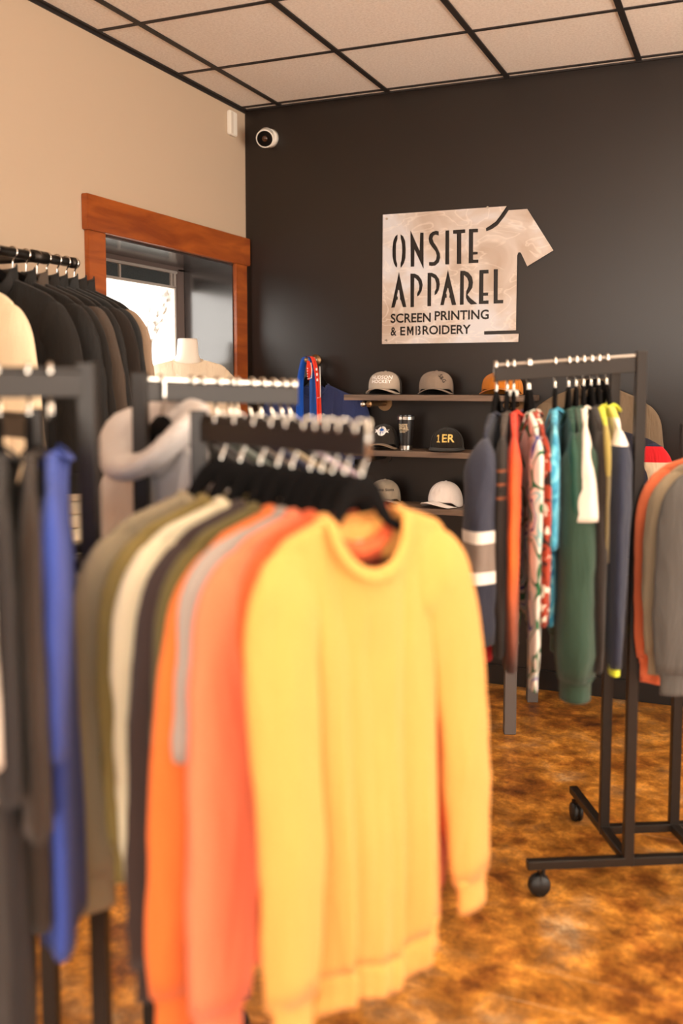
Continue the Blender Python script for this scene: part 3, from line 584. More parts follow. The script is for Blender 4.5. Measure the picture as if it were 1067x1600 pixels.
def garment(loc, yaw, name, cat, label, mat, slm=None, rib=None, L=0.66, SW=0.235, BW=0.235, HW=0.23, T=0.022, nb=0.082, dipF=0.075, dipB=0.016,
            sleeve=0.60, sr=(0.078, 0.046), sflat=0.4, splay=(0.03, 0.03), fwd=(0, 0), inn=(0, 0), band=True, cuff=True, collar='crew', fold=0.012, seed=0, group=None, tagged=False,
            short=False, zipper=None, slope=0.33, cxo=0.0, cufflab=None, shrink=1.0, hemwave=0.008, cl=0.066, drop=0.0, bodyshift=0.0):
    t = empty(name, loc, yaw, label=label, cat=cat, group=group)
    rnd = random.Random(seed * 7 + 3); ph = [rnd.uniform(0, 6.28) for _ in range(8)]
    slm = slm or mat; rib = rib or mat
    NZ = NECK - drop
    def top(x, side):
        ax = abs(x)
        if ax < nb: return NZ - (dipF if side < 0 else dipB) * math.sqrt(max(0, 1 - (ax / nb) ** 2))
        u = (ax - nb) / (SW - nb)
        return NZ - (ax - nb) * slope - 0.010 * max(0, u - 0.75) / 0.25
    NU, NV = 44, 34; zh = NZ - L
    def pos(s, v, side):
        x0 = s * SW
        W = interp([(0, SW), (0.32, BW), (1, HW)], v)
        x = x0 + s * (W - SW) + bodyshift * v
        zt = top(x0, side)
        wave = hemwave * math.sin(3.1 * s + ph[6]) * v
        z = lerp(zt, zh + wave, v)
        th = lerp(0.009 if T < 0.08 else 0.068, T, sstep(v / 0.3))
        nk = max(0, 1 - (x0 / nb) ** 2) if abs(x0) < nb else 0
        th += 0.020 * nk * max(0, 1 - v * 5)
        prof = math.sqrt(max(0, 1 - abs(s) ** 3.2))
        am = fold * (v ** 0.9)
        f = am * (0.55 * math.sin(9 * s + ph[0] + (0.8 * v)) + 0.4 * math.sin(15.5 * s + ph[1] + side * 0.7 - v) + 0.22 * math.sin(25 * s + ph[2] + 2.2 * v))
        f += 0.008 * noise.noise(Vector((x * 6 + seed, z * 3.5, side * 3.1))) * min(1, v * 6)
        # drag lines from the shoulder tips
        y = side * th * prof + f * (1 - abs(s) ** 5) * (1 if side < 0 else 0.8)
        if v > 0.93 and band: y = lerp(y, side * T * 0.8 * prof + f * 0.75, (v - 0.93) / 0.07)
        return Vector((x + cxo, y, z))
    bm = bmesh.new(); rings = []
    for j in range(NV + 1):
        v = (j / NV) ** 1.15; ring = []
        for i in range(NU): ring.append(bm.verts.new(pos(-1 + 2 * i / NU, v, -1)))
        for i in range(NU): ring.append(bm.verts.new(pos(1 - 2 * i / NU, v, 1)))
        rings.append(ring)
    M = 2 * NU
    for A, B in zip(rings, rings[1:]):
        for k in range(M): bm.faces.new((A[k], A[(k + 1) % M], B[(k + 1) % M], B[k]))
    A = rings[0]
    for i in range(NU):                                     # close the shoulder seams, leave the neck open
        xm = (-1 + 2 * (i + 0.5) / NU) * SW
        if abs(xm) > nb:
            a, b_, c, d = A[i], A[(i + 1)], A[(M - i - 1) % M], A[(M - i) % M]
            q = [a, b_, c, d]; u = []
            for w in q:
                if w not in u: u.append(w)
            if len(u) > 2:
                try: bm.faces.new(u)
                except ValueError: pass
    body = from_bm('body', bm, mat, t, True)
    md = body.modifiers.new('thick', 'SOLIDIFY'); md.thickness = 0.002; md.offset = -1
    if band:
        bm = bmesh.new(); R = []
        for j in range(7):
            w = j / 6; ring = []
            for k in range(M):
                s = (-1 + 2 * k / NU) if k < NU else (1 - 2 * (k - NU) / NU); side = -1 if k < NU else 1
                p = pos(s, 1.0, side); c = Vector((cxo + bodyshift, 0, p.z)); q = c + (p - c) * 1.0
                bul = 1 - 0.05 * math.sin(PI * min(1, w * 1.2)) - 0.02 * w
                q.x = c.x + (p.x - c.x) * bul * 1.005; q.y = p.y * (1.02 + 0.1 * math.sin(PI * w)) + side * 0.0022
                q.z = p.z - 0.058 * w + 0.003; ring.append(bm.verts.new(q))
            R.append(ring)
        for A_, B_ in zip(R, R[1:]):
            for k in range(M): bm.faces.new((A_[k], A_[(k + 1) % M], B_[(k + 1) % M], B_[k]))
        o = from_bm('hem_band', bm, rib, t, True); md = o.modifiers.new('thick', 'SOLIDIFY'); md.thickness = 0.003; md.offset = -1
    # sleeves
    for si, sg in enumerate((-1, 1)):
        if sleeve is None: break
        n_, r0, r1 = 30, sr[0], sr[1]; sp, fw, ii = splay[si], fwd[si], inn[si]
        zt = top(SW, 1); Ls = sleeve
        if short:
            K = [(SW - 0.075, 0, zt - r0 * 0.55 + 0.030), (SW - 0.02, 0, zt - r0 * 0.80), (SW + sp * 0.35 - ii * .3, -fw * 0.2, zt - r0 * 0.9 - Ls * 0.35), (SW + sp - ii, -fw, zt - r0 * 0.6 - Ls)]
            RR = [(0, r0 * 0.7), (0.35, r0), (1, r1)]
        else:
            K = [(SW - 0.085, 0, zt - r0 * 0.75 + 0.030), (SW - 0.035, 0, zt - r0 * 0.88), (SW - 0.006 + sp * .15 - ii * .2, -fw * .15, zt - r0 * 1.5), (SW + sp * .5 - ii * .6, -fw * .5, zt - 0.26), (SW + sp * 0.8 - ii, -fw * .85, zt - Ls * 0.68), (SW + sp - ii, -fw, zt - Ls)]
            RR = [(0, r0 * 0.72), (0.2, r0 * 0.98), (0.45, r0 * 0.86), (0.8, lerp(r0, r1, 0.55)), (0.93, r1 * 1.16), (1, r1)]
        path = [Vector((sg * p[0] + cxo, p[1], p[2])) for p in spline(K, 6 if not short else 8)]
        m = len(path); rad = []
        for i in range(m):
            u = i / (m - 1); r = interp(RR, u); fl = lerp(0.16, sflat, sstep(u * 3)) if not short else lerp(0.14, sflat, u)
            rad.append((r, max(0.007, r * fl)))
        sd_ = seed * 3.7 + si * 11
        def wr(i, an):
            u = i / (m - 1); q = path[i]
            return 1 + 0.9 * min(1, u * 3) * (0.10 * noise.noise(Vector((math.cos(an) * 1.3 + sd_, math.sin(an) * 1.3, q.z * 16))) + 0.05 * math.sin(3 * an + ph[3] + 5 * u) + 0.04 * math.sin(5 * an + ph[4] - 4 * u))
        bm = bmesh.new(); RI = sweep(bm, path, rad, n=26, wr=wr, cap=False)
        s_o = from_bm('sleeve', bm, slm, t, True); md = s_o.modifiers.new('thick', 'SOLIDIFY'); md.thickness = 0.002; md.offset = -1
        if cuff and not short:
            d = (path[-1] - path[-2]).normalized(); e = path[-1]
            cp = [e - d * 0.006 + d * cl * k / 6 for k in range(7)]
            cr = [(lerp(r1 * 0.98, r1 * 0.80, min(1, k / 2)) , max(0.009, lerp(rad[-1][1], rad[-1][1] * 0.8, min(1, k / 2)))) for k in range(7)]
            bm = bmesh.new(); sweep(bm, cp, cr, n=40, cap=False, wr=lambda i, an: 1 + 0.018 * math.sin(20 * an))
            o = from_bm('cuff', bm, rib, t, True); md = o.modifiers.new('thick', 'SOLIDIFY'); md.thickness = 0.003; md.offset = -1
            if cufflab: o['label'] = cufflab
    # neckline
    def loop(rise, grow, n=48):
        out = []
        for i in range(n):
            an = 2 * PI * i / n; c, s_ = math.cos(an), math.sin(an); side = -1 if s_ < 0 else 1
            x = (nb + grow) * c; dp = dipF if side < 0 else dipB
            out.append(Vector((x + cxo, side * (0.010 + 0.021 * abs(s_)), NZ - dp * abs(s_) + rise)))
        return out
    if collar == 'crew':
        P = loop(0.003, -0.004); bm = bmesh.new()
        ctr = Vector((cxo, 0, NZ + 0.02))
        sweep(bm, P, (0.0036, 0.0115), n=12, closed=True, ref=lambda i: ((P[i] - ctr) * 1.0).normalized().lerp(Vector((0, 0, 1)), 0.15))
        from_bm('neckband', bm, rib, t, True)
    elif collar == 'thin':
        P = loop(0.002, -0.002); bm = bmesh.new(); sweep(bm, P, (0.003, 0.007), n=10, closed=True, ref=lambda i: (P[i] - Vector((cxo, 0, NZ + 0.02))).normalized()); from_bm('neckband', bm, rib, t, True)
    elif collar in ('stand', 'hood'):
        bm = bmesh.new(); R = []
        H = 0.055 if collar == 'stand' else 0.05
        for j in range(6):
            w = j / 5; P = loop(0.0, 0.0); ring = []
            for i, p in enumerate(P):
                back = math.sin(2 * PI * i / len(P))
                q = p.copy(); q.z += H * w * (1.0 if back > 0 else 0.75) ; q.y *= (1 + 0.5 * w); q.x = cxo + (q.x - cxo) * (1 - 0.10 * w)
                ring.append(bm.verts.new(q))
            R.append(ring)
        n = len(R[0])
        for A_, B_ in zip(R, R[1:]):
            for k in range(n): bm.faces.new((A_[k], A_[(k + 1) % n], B_[(k + 1) % n], B_[k]))
        o = from_bm('collar', bm, rib, t, True); md = o.modifiers.new('thick', 'SOLIDIFY'); md.thickness = 0.005
        if collar == 'hood':
            # hood lying folded round the neck: thick soft roll with a drooping pouch behind
            P = []
            for i in range(40):
                an = 2 * PI * i / 40; c, s_ = math.cos(an), math.sin(an)
                dz = -0.075 * (-s_) ** 1.3 if s_ < 0 else 0.02 * s_
                P.append(Vector((cxo + 0.108 * c, -0.014 + 0.060 * s_, NZ + 0.030 + dz)))
            bm = bmesh.new(); ctr = Vector((cxo, 0, NZ - 0.03))
            sweep(bm, P, [(0.026, 0.052)] * 40, n=16, closed=True, ref=lambda i: (P[i] - ctr).normalized(), wr=lambda i, an: 1 + 0.08 * math.sin(2 * an + i * 0.3))
            h_ = from_bm('hood', bm, slm, t, True)
            bm = bmesh.new(); R = []
            for j in range(12):
                a_ = PI * j / 11; ring = []
                for i in range(24):
                    b_ = 2 * PI * i / 24; rr = math.sin(a_)
                    ring.append(bm.verts.new((cxo + 0.115 * rr * math.cos(b_), 0.040 + 0.022 * math.cos(a_), NZ - 0.02 + 0.075 * rr * math.sin(b_))))
                R.append(ring)
            for A_, B_ in zip(R, R[1:]):
                for k in range(24): bm.faces.new((A_[k], A_[(k + 1) % 24], B_[(k + 1) % 24], B_[k]))
            bmesh.ops.remove_doubles(bm, verts=bm.verts, dist=1e-4); from_bm('hood_back', bm, slm, h_, True)
    if zipper:
        pts = []
        for j in range(18):
            p = pos(0.0, 0.02 + 0.97 * j / 17, -1); pts.append((p.x, p.y - 0.0018, p.z))
        bm = bmesh.new(); sweep(bm, pts, (0.005, 0.0022), n=6); from_bm('zipper', bm, zipper, t, True)
    if tagged:
        bm = bmesh.new(); bx(bm, (-0.012 + cxo, 0.016, NZ - dipB - 0.068), (0.012 + cxo, 0.018, NZ - dipB - 0.030), 0.0008); from_bm('neck_label', bm, M_WHITE, t, label='small white neck label')
    return t

# ------------------------------------------------------------------ four-way racks
class Rack:
    def __init__(s, name, label, B, d1, w, d, arms, foot=0.30, rails=(1, 1, 1, 1)):
        """B: the corner (x, y) before the first arm's corner; d1: direction of the first arm. Corners run clockwise."""
        d1 = Vector((d1[0], d1[1], 0)).normalized(); e2 = Vector((-d1.y, d1.x, 0))     # left of d1
        C = Vector((B[0], B[1], 0)) + d1 * w
        s.P = [C, C - e2 * d, C - e2 * d - d1 * w, C - d1 * w]          # corners of arms 0..3
        s.D = [d1, -e2, -d1, e2]
        ctr = (s.P[0] + s.P[2]) / 2; s.arms = arms
        t = empty(name, (ctr.x, ctr.y, 0), label=label, cat='clothes rack')
        for i in range(4):
            p, dv = s.P[i] - ctr, s.D[i]; q = s.P[i - 1] - ctr; h, ln, dr = arms[i]
            bm = bmesh.new(); beam(bm, (p.x, p.y, 0.085), (p.x, p.y, h + 0.008), 0.030, 0.030); from_bm('post', bm, M_RACK, t)
            zb = 0.098
            bm = bmesh.new(); beam(bm, q + Vector((0, 0, zb)) - dv * 0.012, p + dv * foot + Vector((0, 0, zb)), 0.028, 0.026)
            f = from_bm('foot', bm, M_RACK, t)
            e = p + dv * (foot - 0.05)
            bm = bmesh.new(); cyl(bm, (e.x, e.y, 0.062), (e.x, e.y, 0.086), 0.007, seg=12); sd = Vector((-dv.y, dv.x, 0)) * 0.017
            w0 = Vector((e.x, e.y, 0.034)) + dv * 0.012
            beam(bm, w0 + Vector((0, 0, 0.030)) - sd, w0 + Vector((0, 0, 0.030)) + sd, 0.004, 0.03); cyl(bm, w0 - sd * 0.25, w0 + sd * 0.25, 0.024)
            cs = from_bm('caster', bm, M_BLKPIPE, f)
            bm = bmesh.new()
            for sgn in (-1, 1): cyl(bm, w0 + sd * 0.35 * sgn, w0 + sd * 0.95 * sgn, 0.0335, 0.030, 28)
            from_bm('wheel', bm, M_RUBBER, f, True)
            bm = bmesh.new(); n = Vector((dv.y, -dv.x, 0)); b0 = p + dv * 0.02 + Vector((0, 0, zb)) + n * 0.014; cyl(bm, b0, b0 + n * 0.004, 0.005, seg=10); from_bm('bolt', bm, M_STEEL, f)
            bm = bmesh.new(); beam(bm, q + Vector((0, 0, 1.205)), p + Vector((0, 0, 1.205)), 0.028, 0.022); from_bm('crossbar', bm, M_RACK, t)
            a0 = p + Vector((0, 0, h - 0.031)); a1 = p + dv * ln + Vector((0, 0, h - dr - 0.031))
            bm = bmesh.new(); beam(bm, a0, a1, 0.014, 0.042); ar = from_bm('arm', bm, M_RACK, t)
            up = Vector((0, 0, 0.0258))
            bm = bmesh.new(); beam(bm, a0 + up + dv * 0.016, a1 + up, 0.012, 0.0095, 0.002); from_bm('hang_rail', bm, M_STEEL if rails[i] else M_RACK, ar, label='bright metal strip along arm' if rails[i] else None)
            bm = bmesh.new(); cyl(bm, a1 + Vector((0, 0, -0.022)) - dv * 0.003, a1 + Vector((0, 0, 0.038)) - dv * 0.003, 0.005, seg=12); from_bm('end_stop', bm, M_STEEL, ar, True)
    def at(s, arm, tt):
        h, ln, dr = s.arms[arm]; p = s.P[arm] + s.D[arm] * tt; return Vector((p.x, p.y, h - dr * tt / ln))
    def yaw(s, arm, flip=False):
        dv = s.D[arm]; a = math.atan2(dv.x, -dv.y); return a + (PI if flip else 0)
def hang(rack, arm, tt, what, hname, cat, label, mat, twist=0, flip=False, sd=1, tagc=None, hgroup=None, **k):
    loc = rack.at(arm, tt); yw = rack.yaw(arm, flip) + math.radians(twist)
    hanger(loc, yw, what, 'rail', sd, hgroup, tagc, k.get('SW', 0.235))
    return garment(loc, yw, hname, cat, label, mat, **k)

R1 = Rack('four_way_rack', 'black four-way garment rack in the foreground with sweatshirts on its arms', (1.436, 1.690), (0.901, -0.431), 0.22, 0.228,
          [(1.475, 0.475, 0.004), (1.562, 0.45, 0.0), (1.478, 0.45, 0.0), (1.548, 0.415, 0.012)], foot=0.26, rails=(0, 0, 0, 1))
R2 = Rack('four_way_rack', 'black four-way garment rack on casters at right with jerseys on its arm', (2.30 + 0.232 * 0.885, 2.93 + 0.232 * 0.466), (-0.885, -0.466), 0.232, 0.207,
          [(1.618, 0.43, 0.028), (1.60, 0.45, 0.0), (1.40, 0.45, 0.0), (1.47, 0.45, 0.0)], foot=0.31)
# ------------------------------------------------------------------ colours of the cloth
C_ = srgb
F = fabric
f_yel = F('mustard_fleece', C_(224, 159, 82)); f_rus = F('rust_red_fleece', C_(214, 92, 48)); f_cor = F('coral_fleece', C_(236, 126, 88))
f_gry = F('heather_grey_jersey', C_(158, 148, 140)); f_ora = F('orange_fleece', C_(228, 116, 52)); f_olv = F('dark_olive_fleece', C_(96, 84, 44))
f_plm = F('dark_plum_fleece', C_(58, 44, 40)); f_crm = F('oatmeal_fleece', C_(216, 202, 170)); f_tan = F('olive_tan_fleece', C_(128, 110, 62)); f_tau = F('taupe_grey_fleece', C_(150, 136, 110))
f_roy = F('royal_blue_jersey', C_(58, 78, 160)); f_nvy = F('navy_jersey', C_(38, 42, 66)); f_brn = F('dark_brown_jersey', C_(50, 39, 31)); f_wht = F('off_white_jersey', C_(224, 212, 198))
f_chr = F('charcoal_jersey', C_(42, 38, 38)); f_blk = F('black_nylon', C_(22, 19, 17), rough=0.6, sheen=0.1); f_blk2 = F('soft_black_cloth', C_(28, 24, 21)); f_bgy = F('brown_grey_cloth', C_(76, 64, 55))
f_lil = F('lilac_jersey', C_(186, 170, 184)); f_sag = F('grey_green_jersey', C_(96, 104, 98)); f_hod = F('pale_grey_fleece', C_(196, 188, 184)); f_slt = F('dark_slate_cloth', C_(38, 38, 38))
z_blk = plain('black_zip', C_(20, 18, 18), 0.4); z_yel = plain('olive_yellow_tape', C_(140, 124, 50), 0.6)

# ---- front arm of the foreground rack: long-sleeved sweatshirts, nearest first
gC = 'sweatshirts on the nearest arm of the foreground rack'; hC = 'hangers on the nearest arm of the foreground rack'
A0 = [
 (0.457, 'mustard sweatshirt', 'mustard yellow crew-neck sweatshirt facing front at the end of the rack arm', f_yel, dict(twist=2, tagged=True, L=0.74, fold=0.015, seed=1, SW=0.188, nb=0.088, cxo=0.010, splay=(0.03, 0.085), inn=(0.022, 0.0), fwd=(0.05, 0.0), sr=(0.078, 0.046), sleeve=0.65, BW=0.155, HW=0.150, bodyshift=0.034, hemwave=0.014, dipF=0.098)),
 (0.418, 'rust red sweatshirt', 'rust red sweatshirt directly behind the mustard one, its collar showing', f_rus, dict(twist=-1, L=0.69, seed=2, SW=0.172, cxo=0.012, inn=(0.04, 0.0), splay=(0.0, 0.10), dipF=0.06, BW=0.185, HW=0.18, bodyshift=0.03, sleeve=0.58)),
 (0.388, 'coral sweatshirt', 'coral pink sweatshirt with a long sleeve hanging beside the mustard one', f_cor, dict(twist=1, L=0.64, seed=3, SW=0.195, BW=0.19, HW=0.18, splay=(0.05, 0.03), sr=(0.082, 0.052), fwd=(0.02, 0), sleeve=0.68)),
 (0.361, 'light grey tee', 'light heather grey tee sandwiched between the coral and orange sweatshirts', f_gry, dict(twist=0, L=0.62, seed=4, short=True, sleeve=0.26, sr=(0.085, 0.08), splay=(0.012, 0.03), T=0.012, band=False, SW=0.194, BW=0.19, HW=0.18)),
 (0.331, 'orange sweatshirt', 'orange sweatshirt behind the coral one, cuff reaching bottom of the picture', f_ora, dict(twist=0, L=0.64, seed=5, SW=0.202, BW=0.19, HW=0.18, splay=(0.06, 0.03), sr=(0.082, 0.052), sleeve=0.68)),
 (0.283, 'dark olive sweatshirt', 'dark olive sweatshirt hanging next to the orange one', f_olv, dict(twist=2, L=0.64, seed=6, SW=0.207, splay=(0.02, 0.03), sleeve=0.56)),
 (0.243, 'dark plum sweatshirt', 'dark plum brown sweatshirt, only a narrow edge showing beside the oatmeal one', f_plm, dict(twist=0, L=0.66, seed=7, SW=0.205, splay=(0.045, 0.03), sleeve=0.68)),
 (0.193, 'oatmeal sweatshirt', 'oatmeal cream sweatshirt in the middle of the foreground arm', f_crm, dict(twist=-2, L=0.62, seed=8, SW=0.22, splay=(0.01, 0.03), sleeve=0.56)),
 (0.133, 'olive tan sweatshirt', 'olive tan sweatshirt between the taupe grey and oatmeal ones', f_tan, dict(twist=2, L=0.60, seed=9, SW=0.225, splay=(0.01, 0.03), sleeve=0.52)),
 (0.073, 'taupe grey sweatshirt', 'taupe grey sweatshirt hanging closest to the rack post', f_tau, dict(twist=-3, L=0.60, seed=10, SW=0.225, splay=(0.045, 0.03), sr=(0.082, 0.055), sleeve=0.60)),
]
for tt, what, lab, mt, kw in A0:
    hang(R1, 0, tt, what, 'sweatshirt' if 'tee' not in what else 't_shirt', 'sweatshirt' if 'tee' not in what else 't-shirt', lab, mt, sd=-1, group=gC, hgroup=hC, **kw)
# ---- the arm pointing away: grey hoodie first, then tees seen over the front arm
gB = 'garments on the far arm of the foreground rack'; hB = 'hangers on the far arm of the foreground rack'
B0 = [
 (0.050, 'pale grey hoodie', 'hoodie', 'pale grey hoodie with folded hood behind the rack post', f_hod, dict(collar='hood', L=0.62, seed=21, T=0.03, SW=0.215)),
 (0.124, 'black tee', 't_shirt', 'black tee hanging right behind the pale grey hoodie', f_blk2, dict(short=True, sleeve=0.2, seed=22, T=0.014, band=False, collar='thin')),
 (0.150, 'charcoal tee', 't_shirt', 'charcoal tee, third along the far rack arm', f_chr, dict(short=True, sleeve=0.2, seed=23, T=0.014, band=False, collar='thin')),
 (0.192, 'grey green tee', 't_shirt', 'grey-green tee seen over the front arm of the foreground rack', f_sag, dict(short=True, sleeve=0.2, seed=24, T=0.014, band=False, collar='thin')),
 (0.228, 'slate tee', 't_shirt', 'dark slate tee beside the grey-green tee on the far arm', f_slt, dict(short=True, sleeve=0.2, seed=25, T=0.012, band=False, collar='thin')),
 (0.243, 'taupe tee', 't_shirt', 'taupe tee with its shoulder curving down near the navy tee', f_bgy, dict(short=True, sleeve=0.2, seed=26, T=0.012, band=False, collar='thin')),
 (0.284, 'navy tee', 't_shirt', 'navy tee between the taupe and the pale taupe tees', f_nvy, dict(short=True, sleeve=0.2, seed=27, T=0.012, band=False, collar='thin')),
 (0.314, 'pale taupe tee', 't_shirt', 'pale taupe tee with light edge left of the lilac tee', f_tau, dict(short=True, sleeve=0.2, seed=28, T=0.012, band=False, collar='thin')),
 (0.345, 'soft black tee', 't_shirt', 'black tee just left of the lilac one on the far arm', f_blk2, dict(short=True, sleeve=0.2, seed=29, T=0.012, band=False, collar='thin')),
 (0.374, 'lilac tee', 't_shirt', 'pale lilac tee near the end of the far arm', f_lil, dict(short=True, sleeve=0.2, seed=30, T=0.012, band=False, collar='thin')),
 (0.398, 'charcoal end tee', 't_shirt', 'charcoal tee, last one at the tip of the far arm', f_chr, dict(short=True, sleeve=0.2, seed=31, T=0.012, band=False, collar='thin')),
]
for tt, what, nm, lab, mt, kw in B0:
    hang(R1, 3, tt, what, nm, 'hoodie' if nm == 'hoodie' else 't-shirt', lab, mt, sd=-1, flip=(nm == 'hoodie'), group=gB, hgroup=hB, **kw)
# ---- the arm towards the left of the picture, seen end-on
gA = 'tees on the left arm of the foreground rack'; hA = 'hangers on the left arm of the foreground rack'
TG = ((-0.012, -0.006, -0.100), (0.012, -0.003, -0.062))
A1 = [
 (0.068, 'royal blue tee', 'royal blue tee seen edge-on beside the left rack post', f_roy, -26, dict(L=0.78, seed=41, sleeve=0.32, sr=(0.10, 0.062), T=0.03, splay=(0.02, 0.0), hw=0)),
 (0.108, 'dark brown tee', 'dark brown tee hanging edge-on left of the royal blue tee', f_brn, -24, dict(L=0.72, seed=42, sleeve=0.42, sr=(0.10, 0.07), T=0.03, splay=(0.02, 0.02), hw=0)),
 (0.210, 'off white tee', 'off-white tee at the left edge of the picture', f_wht, -18, dict(L=0.5, seed=43, sleeve=0.30, sr=(0.09, 0.075), T=0.02, splay=(0.0, 0.02), hw=0)),
 (0.160, 'long charcoal tee', 'long charcoal tee reaching the lower left corner', f_chr, -22, dict(L=0.95, seed=44, sleeve=0.36, sr=(0.09, 0.07), T=0.03, splay=(0.02, 0.02), hw=0)),
]
for tt, what, lab, mt, tw_, kw in A1:
    kw.pop('hw'); kw['sflat'] = 0.3; hang(R1, 1, tt, what, 't_shirt', 't-shirt', lab, mt, twist=tw_, short=True, band=False, collar='thin', group=gA, hgroup=hA, tagc=TG if what.startswith('royal') else None, **kw)

# ---- jerseys on the right-hand rack's left arm
W1, GRN, BLU, ORG = C_(232, 224, 214), C_(34, 104, 66), C_(58, 70, 150), C_(236, 92, 40)
f_hky = F('navy_hockey_mesh', C_(42, 46, 60), bands=[(-1.0, C_(36, 38, 52)), (-0.88, C_(200, 22, 36)), (-0.770, C_(38, 40, 54))])
f_hks = F('navy_striped_sleeve', C_(42, 46, 60), bands=[(-1.0, C_(36, 38, 52)), (-0.575, W1), (-0.545, C_(128, 114, 104)), (-0.470, W1), (-0.440, C_(52, 54, 68)), (-0.185, C_(78, 80, 92))])
f_bko = F('black_orange_striped', C_(34, 28, 25), bands=[(-1.0, C_(36, 29, 26)), (-0.36, C_(120, 66, 40)), (-0.352, C_(38, 32, 28)), (-0.325, C_(120, 66, 40)), (-0.317, C_(38, 32, 28)), (-0.29, C_(120, 66, 40)), (-0.282, C_(40, 34, 30)), (-0.2, C_(66, 54, 46))])
f_grd = F('orange_fade_polyester', ORG, bands=[(-0.95, C_(44, 28, 24)), (-0.80, C_(66, 40, 34)), (-0.66, C_(150, 76, 48)), (-0.52, C_(226, 98, 30)), (-0.30, C_(232, 84, 34)), (-0.17, C_(222, 62, 40))], blend=True, rough=0.6)
f_pat = F('white_green_wave_print', W1, pattern=('noise', 8.0, 0.3, [(0.0, W1), (0.40, GRN), (0.445, W1), (0.485, C_(150, 200, 200)), (0.505, W1), (0.53, BLU), (0.555, W1), (0.60, GRN), (0.65, W1)], 'CONSTANT'))
f_rst = F('rust_floral_print', C_(150, 54, 32), pattern=('noise', 26.0, 1.0, [(0.0, C_(40, 24, 22)), (0.38, C_(158, 56, 32)), (0.58, C_(238, 222, 204))], 'CONSTANT'))
f_dye = F('aqua_tie_dye', C_(60, 150, 184), pattern=('noise', 14.0, 3.0, [(0.3, C_(44, 124, 160)), (0.5, C_(70, 160, 190)), (0.7, C_(128, 200, 214))], 'LINEAR'))
f_grn = F('forest_green_fleece', C_(46, 68, 54)); f_dgn = F('deep_green_nylon', C_(18, 62, 46), rough=0.5)
f_lim = F('olive_lime_cloth', C_(110, 98, 60), bands=[(-1.0, C_(112, 98, 66)), (-0.32, C_(150, 132, 70)), (-0.19, C_(196, 196, 60))])
f_ykn = F('navy_white_yoke', C_(58, 66, 88), bands=[(-1.0, C_(40, 44, 60)), (-0.245, C_(238, 226, 216)), (-0.175, C_(216, 204, 90))])
limecuff = F('lime_rib', C_(210, 220, 60)); f_drk = F('dark_brown_cloth', C_(38, 30, 25))
gR = 'jerseys and shirts on the arm of the right-hand rack'; hR = 'hangers on the arm of the right-hand rack'
